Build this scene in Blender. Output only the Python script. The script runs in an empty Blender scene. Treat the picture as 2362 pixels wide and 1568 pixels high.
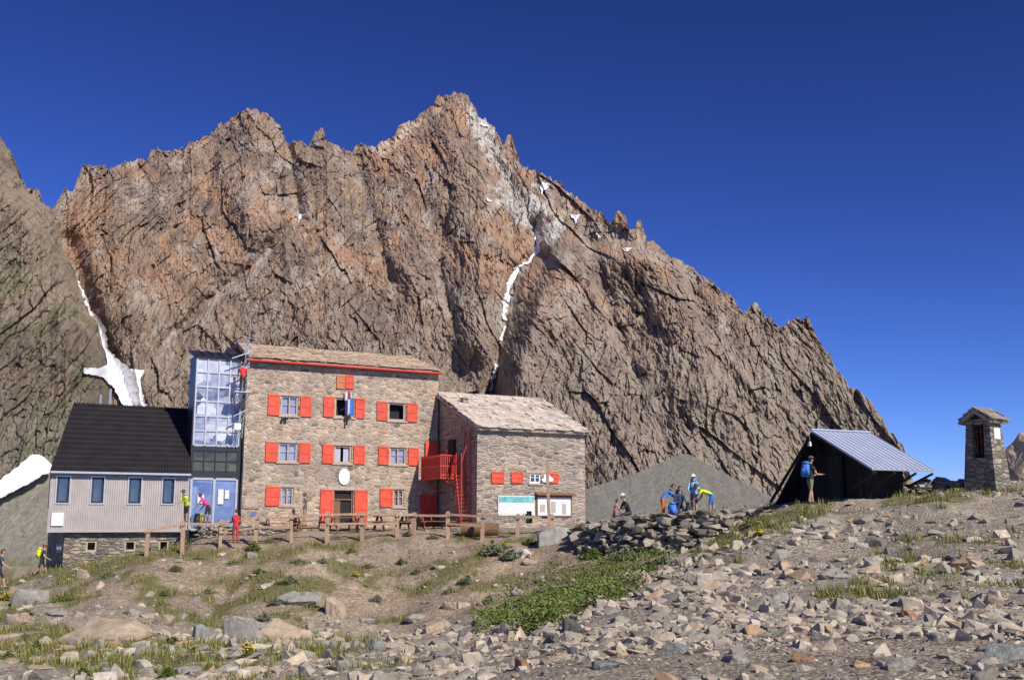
import bpy, bmesh, math, random
import numpy as np
from mathutils import Vector, Matrix
R=random.Random(7); NR=np.random.RandomState(5)
F=2493.0; TH=math.atan(421/F); CT=math.cos(TH); ST=math.sin(TH)
SC=bpy.context.scene
def AE(u,v):
    a=(u-1181)/F; b=(784-v)/F; d=CT-b*ST
    return a/d,(ST+b*CT)/d
def pt(u,v,Y):
    A,E=AE(u,v); return Vector((A*Y,Y,E*Y))
def proj(x,y,z):
    dy=y*CT+z*ST; up=-y*ST+z*CT
    return 1181+F*x/dy, 784-F*up/dy
# ---------- noise
def hsh(ix,iy,seed):
    h=(ix.astype(np.int64)*374761393+iy.astype(np.int64)*668265263+seed*974634777).astype(np.uint64)&np.uint64(0xffffffff)
    h=((h^(h>>np.uint64(13)))*np.uint64(1274126177))&np.uint64(0xffffffff)
    h=((h^(h>>np.uint64(15)))*np.uint64(2246822519))&np.uint64(0xffffffff)
    h=h^(h>>np.uint64(16))
    return h.astype(np.float64)/4294967296.0
def vn(x,y,seed=0):
    x=np.asarray(x,float); y=np.asarray(y,float)
    ix=np.floor(x); iy=np.floor(y); fx=x-ix; fy=y-iy
    fx=fx*fx*(3-2*fx); fy=fy*fy*(3-2*fy)
    a=hsh(ix,iy,seed); b=hsh(ix+1,iy,seed); c=hsh(ix,iy+1,seed); d=hsh(ix+1,iy+1,seed)
    return (a*(1-fx)+b*fx)*(1-fy)+(c*(1-fx)+d*fx)*fy
def fbm(x,y,seed=0,o=4):
    s=0;a=.5;t=0
    for i in range(o):
        s=s+a*vn(x*2**i+i*7.3,y*2**i-i*3.1,seed+i); t+=a; a*=.5
    return s/t
def ridged(x,y,seed=0,o=3):
    s=0;a=.5;t=0
    for i in range(o):
        s=s+a*(1-np.abs(2*vn(x*2**i+i*5.3,y*2**i,seed+i)-1)); t+=a; a*=.5
    return s/t
def facet(x,y,seed=0,g=1.6,hk=1.0):
    ix=np.floor(x); iy=np.floor(y)
    best=np.full(x.shape,1e9); out=np.zeros(x.shape)
    for dx in (-1,0,1):
        for dy in (-1,0,1):
            cx=ix+dx; cy=iy+dy
            px=cx+hsh(cx,cy,seed); py=cy+hsh(cx,cy,seed+11)
            d=(x-px)**2+(y-py)**2
            h=hk*(hsh(cx,cy,seed+23)-.5)+g*((hsh(cx,cy,seed+31)-.5)*(x-px)+(hsh(cx,cy,seed+47)-.5)*(y-py))
            m=d<best; best=np.where(m,d,best); out=np.where(m,h,out)
    return out
def sdist(u,v,poly):
    best=np.full(np.shape(u),1e9)
    for (x0,y0),(x1,y1) in zip(poly[:-1],poly[1:]):
        dx=x1-x0; dy=y1-y0; t=np.clip(((u-x0)*dx+(v-y0)*dy)/(dx*dx+dy*dy),0,1)
        best=np.minimum(best,np.hypot(u-x0-t*dx,v-y0-t*dy))
    return best
def sm(x): x=np.clip(x,0,1); return x*x*(3-2*x)
# ---------- materials
def newmat(name):
    m=bpy.data.materials.new(name); m.use_nodes=True; nt=m.node_tree
    return m,nt,nt.nodes['Principled BSDF']
def nd(nt,t,**k):
    n=nt.nodes.new(t)
    for a,b in k.items():
        if a.startswith('i_'): n.inputs[a[2:].replace('_',' ')].default_value=b
        else: setattr(n,a,b)
    return n
def L(nt,a,b): nt.links.new(a,b)
def ramp(nt,stops,interp='LINEAR'):
    r=nt.nodes.new('ShaderNodeValToRGB'); r.color_ramp.interpolation=interp
    e=r.color_ramp.elements
    while len(e)>1: e.remove(e[-1])
    e[0].position=stops[0][0]; e[0].color=(*stops[0][1],1)
    for p,c in stops[1:]:
        q=e.new(p); q.color=(*c,1)
    return r
def coord(nt,scale=(1,1,1)):
    tc=nt.nodes.new('ShaderNodeTexCoord'); mp=nt.nodes.new('ShaderNodeMapping'); mp.inputs['Scale'].default_value=scale
    L(nt,tc.outputs['Object'],mp.inputs['Vector']); return mp.outputs['Vector']
def mulc(nt,a,b,fac=1.0):
    m=nt.nodes.new('ShaderNodeMix'); m.data_type='RGBA'; m.blend_type='MULTIPLY'; m.inputs[0].default_value=fac
    L(nt,a,m.inputs[6]); L(nt,b,m.inputs[7]); return m.outputs[2]
def mixc(nt,f,a,b):
    m=nt.nodes.new('ShaderNodeMix'); m.data_type='RGBA'
    if hasattr(f,'links') : L(nt,f,m.inputs[0])
    else: m.inputs[0].default_value=f
    for s,i in ((a,6),(b,7)):
        if hasattr(s,'links'): L(nt,s,m.inputs[i])
        else: m.inputs[i].default_value=(*s,1)
    return m.outputs[2]
def bump(nt,bs,h,dist,st=1.0):
    b=nt.nodes.new('ShaderNodeBump'); b.inputs['Strength'].default_value=st; b.inputs['Distance'].default_value=dist
    L(nt,h,b.inputs['Height']); L(nt,b.outputs['Normal'],bs.inputs['Normal'])
def simple(name,col,rough=.8,var=.2,scale=6,bmp=.01,metal=0,stretch=(1,1,1)):
    m,nt,bs=newmat(name); v=coord(nt,stretch)
    n=nd(nt,'ShaderNodeTexNoise',i_Scale=scale,i_Detail=6.0); L(nt,v,n.inputs['Vector'])
    r=ramp(nt,[(.3,tuple(c*(1-var) for c in col)),(.7,tuple(min(1,c*(1+var)) for c in col))])
    L(nt,n.outputs['Fac'],r.inputs[0]); L(nt,r.outputs[0],bs.inputs['Base Color'])
    bs.inputs['Roughness'].default_value=rough; bs.inputs['Metallic'].default_value=metal
    if bmp: bump(nt,bs,n.outputs['Fac'],bmp)
    return m
def stone(name,stops,sc,mortar,mw=.05,bd=.04):
    m,nt,bs=newmat(name); v=coord(nt)
    n=nd(nt,'ShaderNodeTexNoise',i_Scale=1.6,i_Detail=3.0); L(nt,v,n.inputs['Vector'])
    ad=nd(nt,'ShaderNodeVectorMath',operation='MULTIPLY_ADD'); L(nt,n.outputs['Color'],ad.inputs[0]); ad.inputs[1].default_value=(.45,.45,.30); L(nt,v,ad.inputs[2])
    mp=nt.nodes.new('ShaderNodeMapping'); mp.inputs['Scale'].default_value=sc; L(nt,ad.outputs[0],mp.inputs['Vector'])
    vo=nd(nt,'ShaderNodeTexVoronoi'); vo.inputs['Scale'].default_value=1; L(nt,mp.outputs[0],vo.inputs['Vector'])
    ve=nd(nt,'ShaderNodeTexVoronoi',feature='DISTANCE_TO_EDGE'); ve.inputs['Scale'].default_value=1; L(nt,mp.outputs[0],ve.inputs['Vector'])
    sp=nt.nodes.new('ShaderNodeSeparateColor'); L(nt,vo.outputs['Color'],sp.inputs[0])
    r=ramp(nt,stops); L(nt,sp.outputs[0],r.inputs[0])
    n2=nd(nt,'ShaderNodeTexNoise',i_Scale=9.0,i_Detail=8.0,i_Roughness=.7); L(nt,v,n2.inputs['Vector'])
    r2=ramp(nt,[(.25,(.6,.6,.6)),(.75,(1.35,1.33,1.3))]); L(nt,n2.outputs['Fac'],r2.inputs[0])
    c=mulc(nt,r.outputs[0],r2.outputs[0])
    n3=nd(nt,'ShaderNodeTexNoise',i_Scale=.5,i_Detail=3.0); L(nt,v,n3.inputs['Vector'])
    r3=ramp(nt,[(.35,(.82,.84,.88)),(.65,(1.15,1.1,1.05))]); L(nt,n3.outputs['Fac'],r3.inputs[0])
    me=ramp(nt,[(mw*.5,(1,1,1)),(mw*1.6,(0,0,0))]); L(nt,ve.outputs['Distance'],me.inputs[0])
    c=mixc(nt,me.outputs[0],c,mortar); c=mulc(nt,c,r3.outputs[0]); L(nt,c,bs.inputs['Base Color'])
    bs.inputs['Roughness'].default_value=.95
    hm=ramp(nt,[(0,(0,0,0)),(mw*3,(.8,.8,.8)),(.5,(1,1,1))]); L(nt,ve.outputs['Distance'],hm.inputs[0])
    ma=nd(nt,'ShaderNodeMath',operation='MULTIPLY_ADD'); L(nt,n2.outputs['Fac'],ma.inputs[0]); ma.inputs[1].default_value=.5; L(nt,hm.outputs[0],ma.inputs[2])
    bump(nt,bs,ma.outputs[0],bd); return m
def island(name,stops,nscale=5,bd=.02,rough=.95,spec=.2,trans=0):
    m,nt,bs=newmat(name); g=nt.nodes.new('ShaderNodeNewGeometry'); oi=nt.nodes.new('ShaderNodeObjectInfo')
    ad=nd(nt,'ShaderNodeMath',operation='ADD'); L(nt,g.outputs['Random Per Island'],ad.inputs[0]); L(nt,oi.outputs['Random'],ad.inputs[1])
    fr=nd(nt,'ShaderNodeMath',operation='FRACT'); L(nt,ad.outputs[0],fr.inputs[0])
    r=ramp(nt,stops); L(nt,fr.outputs[0],r.inputs[0])
    v=coord(nt); n=nd(nt,'ShaderNodeTexNoise',i_Scale=nscale,i_Detail=8.0,i_Roughness=.65); L(nt,v,n.inputs['Vector'])
    r2=ramp(nt,[(.3,(.65,.65,.65)),(.7,(1.3,1.28,1.25))]); L(nt,n.outputs['Fac'],r2.inputs[0])
    L(nt,mulc(nt,r.outputs[0],r2.outputs[0]),bs.inputs['Base Color']); bs.inputs['Roughness'].default_value=rough
    bs.inputs['Specular IOR Level'].default_value=spec
    if bd: bump(nt,bs,n.outputs['Fac'],bd)
    return m
M={}
M['house']=stone('rubble_stone',[(0,(.16,.135,.11)),(.15,(.40,.325,.245)),(.35,(.29,.25,.205)),(.5,(.54,.44,.325)),(.62,(.34,.285,.23)),(.72,(.40,.255,.155)),(.85,(.54,.48,.40)),(1,(.23,.215,.195))],(2.9,2.9,5.0),(.45,.37,.285),.07,.035)
M['annex']=stone('coursed_stone',[(0,(.13,.12,.11)),(.3,(.40,.345,.285)),(.55,(.26,.24,.21)),(.75,(.52,.43,.34)),(.9,(.37,.275,.19)),(1,(.46,.43,.385))],(2.1,2.1,7.6),(.46,.395,.32),.06,.045)
M['found']=stone('foundation_stone',[(0,(.12,.115,.10)),(.4,(.30,.26,.20)),(.7,(.40,.34,.26)),(1,(.21,.20,.175))],(2.2,2.2,6.0),(.17,.15,.115),.06,.06)
M['slab']=island('stone_slab',[(0,(.33,.25,.185)),(.3,(.49,.37,.27)),(.6,(.56,.43,.32)),(.8,(.39,.325,.26)),(1,(.62,.48,.36))],4,.02)
M['slab2']=island('pale_stone_slab',[(0,(.42,.36,.30)),(.25,(.60,.51,.43)),(.5,(.68,.59,.50)),(.75,(.50,.45,.39)),(.9,(.70,.58,.48)),(1,(.54,.50,.45))],4,.02)
M['slab3']=island('grey_brown_slab',[(0,(.26,.23,.19)),(1,(.38,.34,.29))],4,.03)
M['rock']=island('scree_rock',[(0,(.19,.18,.155)),(.2,(.39,.345,.28)),(.4,(.29,.27,.235)),(.55,(.50,.42,.32)),(.7,(.42,.38,.32)),(.85,(.54,.46,.36)),(.97,(.38,.25,.15)),(1,(.52,.48,.41))],6,.03)
M['drystone']=island('dry_wall_rock',[(0,(.13,.12,.10)),(.3,(.27,.24,.195)),(.55,(.41,.36,.285)),(.8,(.20,.18,.15)),(1,(.48,.42,.335))],5,.03)
M['leaf']=island('leaf',[(0,(.07,.115,.02)),(.4,(.125,.18,.03)),(.7,(.18,.225,.05)),(.88,(.24,.26,.09)),(1,(.33,.31,.15))],5,0,.7,.3)
M['leaf2']=island('grey_leaf',[(0,(.13,.165,.08)),(.5,(.22,.25,.14)),(1,(.35,.36,.25))],5,0,.7,.3)
M['grass']=island('grass_blade',[(0,(.11,.14,.03)),(.5,(.19,.20,.05)),(.85,(.29,.25,.08)),(1,(.40,.32,.15))],5,0,.8,.2)
M['flower']=simple('yellow_flower',(.7,.5,.02),.6,.1,bmp=0)
M['red']=simple('red_paint',(.70,.085,.04),.6,.22,3,.004)
M['redo']=simple('orange_wood',(.55,.18,.06),.6,.2,5,.004,stretch=(6,6,1))
M['redd']=simple('red_metal',(.58,.045,.028),.5,.15,3,.002)
M['frame']=simple('window_frame_wood',(.48,.36,.28),.6,.15,5,.003)
M['white']=simple('white_paint',(.78,.78,.76),.6,.05,3,0)
M['lintel']=simple('pale_lintel',(.44,.36,.28),.9,.2,5,.01)
M['wood']=simple('weathered_wood',(.40,.27,.18),.85,.35,4,.01,stretch=(3,3,3))
M['twood']=simple('brown_table_wood',(.20,.11,.06),.8,.3,4,.01,stretch=(3,3,3))
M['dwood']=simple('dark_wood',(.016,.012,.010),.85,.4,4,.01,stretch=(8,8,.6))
M['clad']=simple('grey_metal_siding',(.42,.375,.35),.5,.1,2,.002)
M['dclad']=simple('dark_trim_metal',(.035,.035,.04),.4,.1,2,.001,.3)
M['broof']=simple('black_roof_metal',(.018,.015,.016),.5,.25,1.5,.004)
M['mroof']=simple('zinc_roof',(.50,.55,.68),.4,.08,1.5,.002,.15)
M['dark']=simple('interior_shade',(.012,.012,.014),.8,.2,3,0)  # near-black colour standing in for the shade inside openings
M['curtain']=simple('curtain_cloth',(.6,.6,.66),.9,.15,9,.01,stretch=(4,1,.3))
M['poster']=simple('poster_paper',(.70,.71,.70),.6,.12,9,0)
M['blue']=simple('blue_board',(.10,.16,.33),.5,.3,4,0)
M['note']=simple('printed_paper',(.42,.40,.36),.6,.45,30,0)
M['steel']=simple('galvanised_steel',(.50,.51,.53),.4,.1,5,0,.5)
M['teal']=simple('teal_map',(.15,.45,.45),.6,.4,3,0)
M['snow']=simple('snow',(.84,.85,.88),.7,.06,.05,.3)
def glass():
    m,nt,bs=newmat('window_glass'); nt.nodes.remove(bs)
    o=nt.nodes['Material Output']; mx=nt.nodes.new('ShaderNodeMixShader'); t=nt.nodes.new('ShaderNodeBsdfTransparent'); g=nt.nodes.new('ShaderNodeBsdfGlossy')
    t.inputs[0].default_value=(.85,.87,.9,1); g.inputs['Roughness'].default_value=.03; g.inputs[0].default_value=(.9,.93,1,1)
    mx.inputs[0].default_value=.14; L(nt,t.outputs[0],mx.inputs[1]); L(nt,g.outputs[0],mx.inputs[2]); L(nt,mx.outputs[0],o.inputs[0]); return m
M['glass']=glass()
_mc={}
def cloth(c):
    if c not in _mc: _mc[c]=simple('cloth_%d'%len(_mc),c,.85,.15,12,.005)
    return _mc[c]
# ---------- object helpers
WM={}
def tag(o,label=None,category=None,group=None,kind=None):
    if label:o['label']=label
    if category:o['category']=category
    if group:o['group']=group
    if kind:o['kind']=kind
    return o
def link(o,parent=None,Mx=None):
    SC.collection.objects.link(o); Mx=Mx or Matrix(); o.matrix_basis=Mx; WM[o.name]=Mx
    if parent: o.parent=parent; o.matrix_parent_inverse=WM[parent.name].inverted()
    return o
def empty(name,Mx,**k):
    o=bpy.data.objects.new(name,None); o.empty_display_size=.3; link(o,None,Mx); return tag(o,**k)
class G:
    def __init__(s): s.v=[]; s.f=[]; s.m=[]
    def poly(s,pts,mi=0):
        i=len(s.v); s.v+=[tuple(p) for p in pts]; s.f.append(tuple(range(i,i+len(pts)))); s.m.append(mi)
    def box(s,x0,x1,y0,y1,z0,z1,mi=0,T=None):
        p=[Vector((x,y,z)) for z in (z0,z1) for y in (y0,y1) for x in (x0,x1)]
        if T: p=[T@q for q in p]
        i=len(s.v); s.v+=[tuple(q) for q in p]
        for f in ((0,2,3,1),(4,5,7,6),(0,1,5,4),(2,6,7,3),(0,4,6,2),(1,3,7,5)): s.f.append(tuple(i+k for k in f)); s.m.append(mi)
    def cyl(s,p0,p1,r0,r1=None,n=8,mi=0):
        r1=r0 if r1 is None else r1; p0=Vector(p0); p1=Vector(p1); d=(p1-p0).normalized()
        a=d.orthogonal().normalized(); b=d.cross(a); i=len(s.v)
        for p,r in ((p0,r0),(p1,r1)):
            for k in range(n):
                t=2*math.pi*k/n; s.v.append(tuple(p+a*math.cos(t)*r+b*math.sin(t)*r))
        for k in range(n):
            s.f.append((i+k,i+(k+1)%n,i+n+(k+1)%n,i+n+k)); s.m.append(mi)
        s.f.append(tuple(i+k for k in reversed(range(n)))); s.m.append(mi); s.f.append(tuple(i+n+k for k in range(n))); s.m.append(mi)
    def beam(s,p0,p1,w,h,mi=0):
        p0=Vector(p0); p1=Vector(p1); d=p1-p0; l=d.length; x=d/l
        y=Vector((0,0,1)).cross(x); y=Vector((0,1,0)) if y.length<.01 else y.normalized(); z=x.cross(y)
        T=Matrix(((x.x,y.x,z.x,p0.x),(x.y,y.y,z.y,p0.y),(x.z,y.z,z.z,p0.z),(0,0,0,1)))
        s.box(0,l,-w/2,w/2,-h/2,h/2,mi,T)
    def slab(s,pts,t,mi=0):
        pts=[Vector(p) for p in pts]; n=(pts[1]-pts[0]).cross(pts[2]-pts[0]).normalized()
        if n.z<0: pts=pts[::-1]; n=-n
        k=len(pts); i=len(s.v); s.v+=[tuple(p) for p in pts]+[tuple(p-n*t) for p in pts]
        s.f.append(tuple(range(i,i+k))); s.m.append(mi); s.f.append(tuple(reversed(range(i+k,i+2*k)))); s.m.append(mi)
        for a in range(k):
            b=(a+1)%k; s.f.append((i+b,i+a,i+k+a,i+k+b)); s.m.append(mi)
    def ball(s,c,r,mi=0,nu=10,nv=7):
        i=len(s.v); c=Vector(c)
        for a in range(nv+1):
            ph=math.pi*a/nv
            for b in range(nu):
                t=2*math.pi*b/nu; s.v.append((c.x+r[0]*math.sin(ph)*math.cos(t),c.y+r[1]*math.sin(ph)*math.sin(t),c.z+r[2]*math.cos(ph)))
        for a in range(nv):
            for b in range(nu):
                s.f.append((i+a*nu+b,i+(a+1)*nu+b,i+(a+1)*nu+(b+1)%nu,i+a*nu+(b+1)%nu)); s.m.append(mi)
    def obj(s,name,mats,parent=None,Mx=None,smooth=False,**k):
        me=bpy.data.meshes.new(name); me.from_pydata(s.v,[],s.f)
        for m in (mats if isinstance(mats,list) else [mats]): me.materials.append(m)
        me.polygons.foreach_set('material_index',s.m)
        if smooth: me.polygons.foreach_set('use_smooth',[True]*len(s.f))
        me.update(); o=bpy.data.objects.new(name,me); link(o,parent,Mx); return tag(o,**k)
def npmesh(name,V,Fq,mat,smooth=False,col=None,attrs=None,**k):
    me=bpy.data.meshes.new(name); n=Fq.shape[1]
    me.vertices.add(len(V)); me.vertices.foreach_set('co',V.astype(np.float32).ravel())
    me.loops.add(Fq.size); me.loops.foreach_set('vertex_index',Fq.astype(np.int32).ravel())
    me.polygons.add(len(Fq)); me.polygons.foreach_set('loop_start',np.arange(0,Fq.size,n,dtype=np.int32)); 
    me.polygons.foreach_set('use_smooth',np.full(len(Fq),smooth))
    me.update(calc_edges=True)
    if col is not None:
        a=me.color_attributes.new('Col','FLOAT_COLOR','POINT'); c=np.ones((len(V),4),np.float32); c[:,:3]=col; a.data.foreach_set('color',c.ravel())
    for nm,arr in (attrs or {}).items():
        a=me.attributes.new(nm,'FLOAT','POINT'); a.data.foreach_set('value',arr.astype(np.float32))
    me.materials.append(mat); o=bpy.data.objects.new(name,me); link(o); return tag(o,**k)
def gridfaces(nr,nc):
    i=np.arange(nr*nc).reshape(nr,nc)
    return np.stack([i[:-1,:-1],i[:-1,1:],i[1:,1:],i[1:,:-1]],-1).reshape(-1,4)
# ---------- terrain
CP=[]
for u,v,Y in [(-300,1568,25),(0,1568,24),(500,1568,22),(850,1568,18.5),(1120,1568,12),(1500,1568,10),(1800,1568,9.5),(2362,1568,9),(2800,1560,9),
 (-300,1480,36),(0,1480,34),(500,1480,34),(850,1480,32),(1080,1480,28),(1270,1480,18),(1500,1480,15),(2000,1480,13.5),(2362,1480,13),(2800,1480,12),
 (-300,1420,43),(0,1405,43),(500,1400,46),(900,1400,46),(1150,1400,42),(1290,1400,35),(1450,1400,22.5),(1600,1400,20.5),(2000,1400,19),(2362,1400,18),
 (0,1372,47.5),(200,1330,49.3),(500,1325,49.2),(900,1322,49.3),(1200,1335,46.5),(1330,1335,43),(1480,1335,37),(1600,1330,28),(1700,1330,27),(2000,1330,25),(2362,1330,24),
 (300,1290,50),(600,1268,51.3),(1000,1262,51.6),(1250,1265,50),(1450,1270,47.5),(1600,1268,44),(1720,1260,35),(2000,1260,32),(2362,1255,29),(2800,1250,28),
 (1780,1200,41),(1900,1200,38),(2362,1195,35),(1770,1172,45),(2000,1148,44),(2200,1128,43),(2362,1112,43),(2800,1085,42),
 (-300,1400,46),(0,1362,49),(110,1320,52),(340,1277,50.8),(507,1256,51.7),(700,1250,52.2),(900,1243,53),(1190,1242,52.5),(1300,1228,52),
 (150,1302,55),(400,1275,57),(1420,1208,53),(1600,1195,54),(1700,1182,50)]:
    p=pt(u,v,Y); CP.append((p.x,p.y,p.z))
for u,Y,z in [(480,56,-.45),(600,56,-.45),(600,60,-.35),(900,58,-.4),(900,63,-.3),(1190,56,-.35),(1190,62,-.3),(1340,57,-.1),(1500,58,.25),(1650,58,.35),
  (100,62,-3.4),(-300,62,-4.5),(300,66,-2.6),(300,80,-4),(700,75,-1),(1100,80,-1.5),(1500,75,-.5),(1900,60,.6),(2362,58,1.1),(2800,56,1.8),(2362,75,-.5),(2800,75,0),(1900,80,-1.5),
  (-600,95,-9),(0,95,-8),(700,95,-6),(1300,95,-6),(1900,95,-6),(2362,95,-5),(2900,95,-5)]:
    A,_=AE(u,1200); CP.append((A*Y,Y,z))
for A in (-1.5,-.5,.5,1.5):
    CP.append((A*5,3,-1.65)); CP.append((A*8,-2,-1.6))
CP.append((-3,7,-1.9)); CP.append((2,6,-1.55)); CP.append((0,0,-1.6))
CP=np.array(CP)
def tq(x,y):
    q=np.maximum(y+6,.5); return np.stack([x/q*4,np.log(q)*1.6],-1)
def K(d2): return .5*d2*np.log(d2+1e-9)
_C=tq(CP[:,0],CP[:,1]); _n=len(CP)
_A=K(((_C[:,None]-_C[None])**2).sum(-1))+np.eye(_n)*.002
_P=np.hstack([np.ones((_n,1)),_C]); _S=np.block([[_A,_P],[_P.T,np.zeros((3,3))]])
_W=np.linalg.solve(_S,np.concatenate([CP[:,2],[0,0,0]]))
def gz(x,y,micro=True):
    x=np.atleast_1d(np.asarray(x,float)); y=np.atleast_1d(np.asarray(y,float)); out=np.zeros(len(x))
    for i in range(0,len(x),20000):
        q=tq(x[i:i+20000],y[i:i+20000]); d=((q[:,None]-_C[None])**2).sum(-1)
        out[i:i+20000]=K(d)@_W[:_n]+_W[_n]+q@_W[_n+1:]
    f=sm((y-80)/40); out=np.where(y>80,np.clip(out,-14,3)*(1-f)-12*f,out)
    if micro:
        flat=(1-.75*sm((y-52)/3)*sm((68-y)/4)); far=sm((y-28)/12)
        out=out+(fbm(x/3,y/3,3,3)-.5)*.42*np.clip(y/30,.2,1)*flat+(fbm(x/.8,y/.8,9,4)-.5)*(.13+.16*far)*flat-.22*far*flat*(ridged(x/2.2,y/6,77,3)-.6)
    return out
def gz1(x,y): return float(gz(x,y)[0])
def hit(u,v,fb=45):
    A,E=AE(u,v); Y=np.linspace(4,85,900); g=gz(A*Y,Y); b=np.where(E*Y<g)[0]
    if len(b)==0: return Vector((A*fb,fb,gz1(A*fb,fb)))
    y=Y[b[0]]; return Vector((A*y,y,g[b[0]]))
# vegetation masks
def masks(x,y,z):
    u,v=proj(x,y,z); n=fbm(x/1.3,y/1.3,40,5); n2=fbm(x/4,y/4,50,3)
    def ell(cu,cv,ru,rv,rot=0,k=1):
        c,s=math.cos(rot),math.sin(rot); du=u-cu; dv=v-cv
        return k*np.clip(1.4-np.hypot((du*c+dv*s)/ru,(-du*s+dv*c)/rv),0,1)
    green=0
    for e in [(1330,1350,190,60,-.45,1),(1220,1430,90,40,-.3,1),(110,1360,250,55,-.35,1),(320,1300,240,30,-.15,.95),(720,1275,220,32,0,.88),(470,1360,220,50,0,.75),(700,1340,220,50,-.1,.84),(980,1340,220,60,0,.82),(330,1520,480,55,0,1),(1850,1195,180,28,-.5,.9),(2200,1140,270,22,-.1,.9),(1700,1235,120,22,-.5,.9),(640,1500,200,44,0,.95),(80,1490,120,60,0,1),(2250,1300,260,70,0,.66),(2050,1345,170,50,0,.62),(1130,1255,130,30,0,.88),(600,1425,300,35,0,.7)]:
        green=np.maximum(green,ell(*e))
    green=np.clip((green*.8+(n-.5)*2.5-.42)*3.2,0,1)*sm(green*6)
    dirt=np.clip(ell(760,1320,620,90)*2.2,0,1)*np.clip(1.7-n2*.9,0,1)
    return green,dirt
nq,na=520,720
q=np.exp(np.linspace(math.log(1.0),math.log(110),nq)); q=np.concatenate([q,np.exp(np.linspace(math.log(118),math.log(6000),16))])
s=np.linspace(-1,1,na); aa=.55*s+.9*s**5
QQ,AA=np.meshgrid(q,aa,indexing='ij'); GX=(QQ*AA).ravel(); GY=(QQ-6).ravel(); GZ=gz(GX,GY)
gr,di=masks(GX,np.maximum(GY,1),GZ); gr=np.where(GY<4,0,gr)
def ground_mat():
    m,nt,bs=newmat('alpine_ground'); v=coord(nt)
    a=nd(nt,'ShaderNodeAttribute',attribute_name='grassm'); b=nd(nt,'ShaderNodeAttribute',attribute_name='dirtm')
    n=nd(nt,'ShaderNodeTexNoise',i_Scale=3.0,i_Detail=12.0,i_Roughness=.78); L(nt,v,n.inputs['Vector'])
    nl=nd(nt,'ShaderNodeTexNoise',i_Scale=.35,i_Detail=5.0,i_Roughness=.6); L(nt,v,nl.inputs['Vector'])
    gv=ramp(nt,[(.3,(.25,.215,.17)),(.5,(.42,.365,.295)),(.7,(.56,.485,.39))]); L(nt,n.outputs['Fac'],gv.inputs[0])
    dr=ramp(nt,[(.3,(.25,.195,.145)),(.5,(.41,.325,.245)),(.7,(.54,.445,.345))]); L(nt,n.outputs['Fac'],dr.inputs[0])
    gg=ramp(nt,[(.3,(.10,.11,.035)),(.7,(.23,.21,.085))]); L(nt,n.outputs['Fac'],gg.inputs[0])
    c=mixc(nt,b.outputs['Fac'],gv.outputs[0],dr.outputs[0])
    lr=ramp(nt,[(.35,(.76,.76,.76)),(.65,(1.16,1.13,1.09))]); L(nt,nl.outputs['Fac'],lr.inputs[0]); c=mulc(nt,c,lr.outputs[0])
    vo=nd(nt,'ShaderNodeTexVoronoi'); vo.inputs['Scale'].default_value=16; L(nt,v,vo.inputs['Vector'])
    sp=nt.nodes.new('ShaderNodeSeparateColor'); L(nt,vo.outputs['Color'],sp.inputs[0])
    pr=ramp(nt,[(0,(.5,.5,.5)),(.5,(1,1,1)),(1,(1.45,1.42,1.38))]); L(nt,sp.outputs[0],pr.inputs[0]); c=mulc(nt,c,pr.outputs[0],.85)
    mg=nd(nt,'ShaderNodeMath',operation='MULTIPLY'); L(nt,a.outputs['Fac'],mg.inputs[0]); mg.inputs[1].default_value=.8
    c=mixc(nt,mg.outputs[0],c,gg.outputs[0]); L(nt,c,bs.inputs['Base Color']); bs.inputs['Roughness'].default_value=1; bs.inputs['Specular IOR Level'].default_value=.1
    ma=nd(nt,'ShaderNodeMath',operation='MULTIPLY_ADD'); L(nt,vo.outputs['Distance'],ma.inputs[0]); ma.inputs[1].default_value=-.6; L(nt,n.outputs['Fac'],ma.inputs[2])
    bump(nt,bs,ma.outputs[0],.09); return m
npmesh('ground',np.stack([GX,GY,GZ],-1),gridfaces(len(q),na),ground_mat(),True,attrs={'grassm':gr,'dirtm':di},kind='structure',label='stony alpine slope of gravel, dirt and grass patches',category='ground')
# ---------- mountains
def mount_mat(name,sc,bd):
    m,nt,bs=newmat(name); at=nd(nt,'ShaderNodeVertexColor',layer_name='Col'); v=coord(nt,(1,.6,.4))
    n=nd(nt,'ShaderNodeTexNoise',i_Scale=sc,i_Detail=12.0,i_Roughness=.78); L(nt,v,n.inputs['Vector'])
    r=ramp(nt,[(.3,(.55,.53,.52)),(.5,(1,1,1)),(.7,(1.38,1.36,1.33))]); L(nt,n.outputs['Fac'],r.inputs[0])
    L(nt,mulc(nt,at.outputs[0],r.outputs[0]),bs.inputs['Base Color']); bs.inputs['Roughness'].default_value=1; bs.inputs['Specular IOR Level'].default_value=.1
    bump(nt,bs,n.outputs['Fac'],bd); return m
MM=mount_mat('mountain_rock',.18,3.2)
GUL=[([(1232,520),(1240,580),(1190,630),(1165,740),(1135,905)],16,18),([(160,560),(190,670),(240,800),(320,950)],26,20),([(665,340),(690,500),(590,610),(470,700),(370,800)],14,13),([(1108,290),(1165,430),(1232,520)],20,7),
     ([(820,345),(850,480),(900,640)],16,9),([(1360,560),(1400,700),(1480,880)],16,8),([(1600,660),(1650,800),(1740,950)],18,7),([(420,360),(400,520),(330,680)],14,8),([(1040,440),(1010,600),(1050,760)],12,7),([(500,330),(470,480),(430,560)],12,7)]
RID=[([(1050,225),(1060,420),(1110,600),(1100,780)],60,32),([(590,255),(560,420),(600,520)],55,22),([(1290,560),(1240,680),(1180,860)],45,22),([(250,385),(280,560),(300,720)],50,16),([(1430,500),(1520,680),(1600,900)],60,18),([(740,300),(770,520),(700,700)],50,16),([(950,620),(940,760),(980,900)],60,16)]
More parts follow.
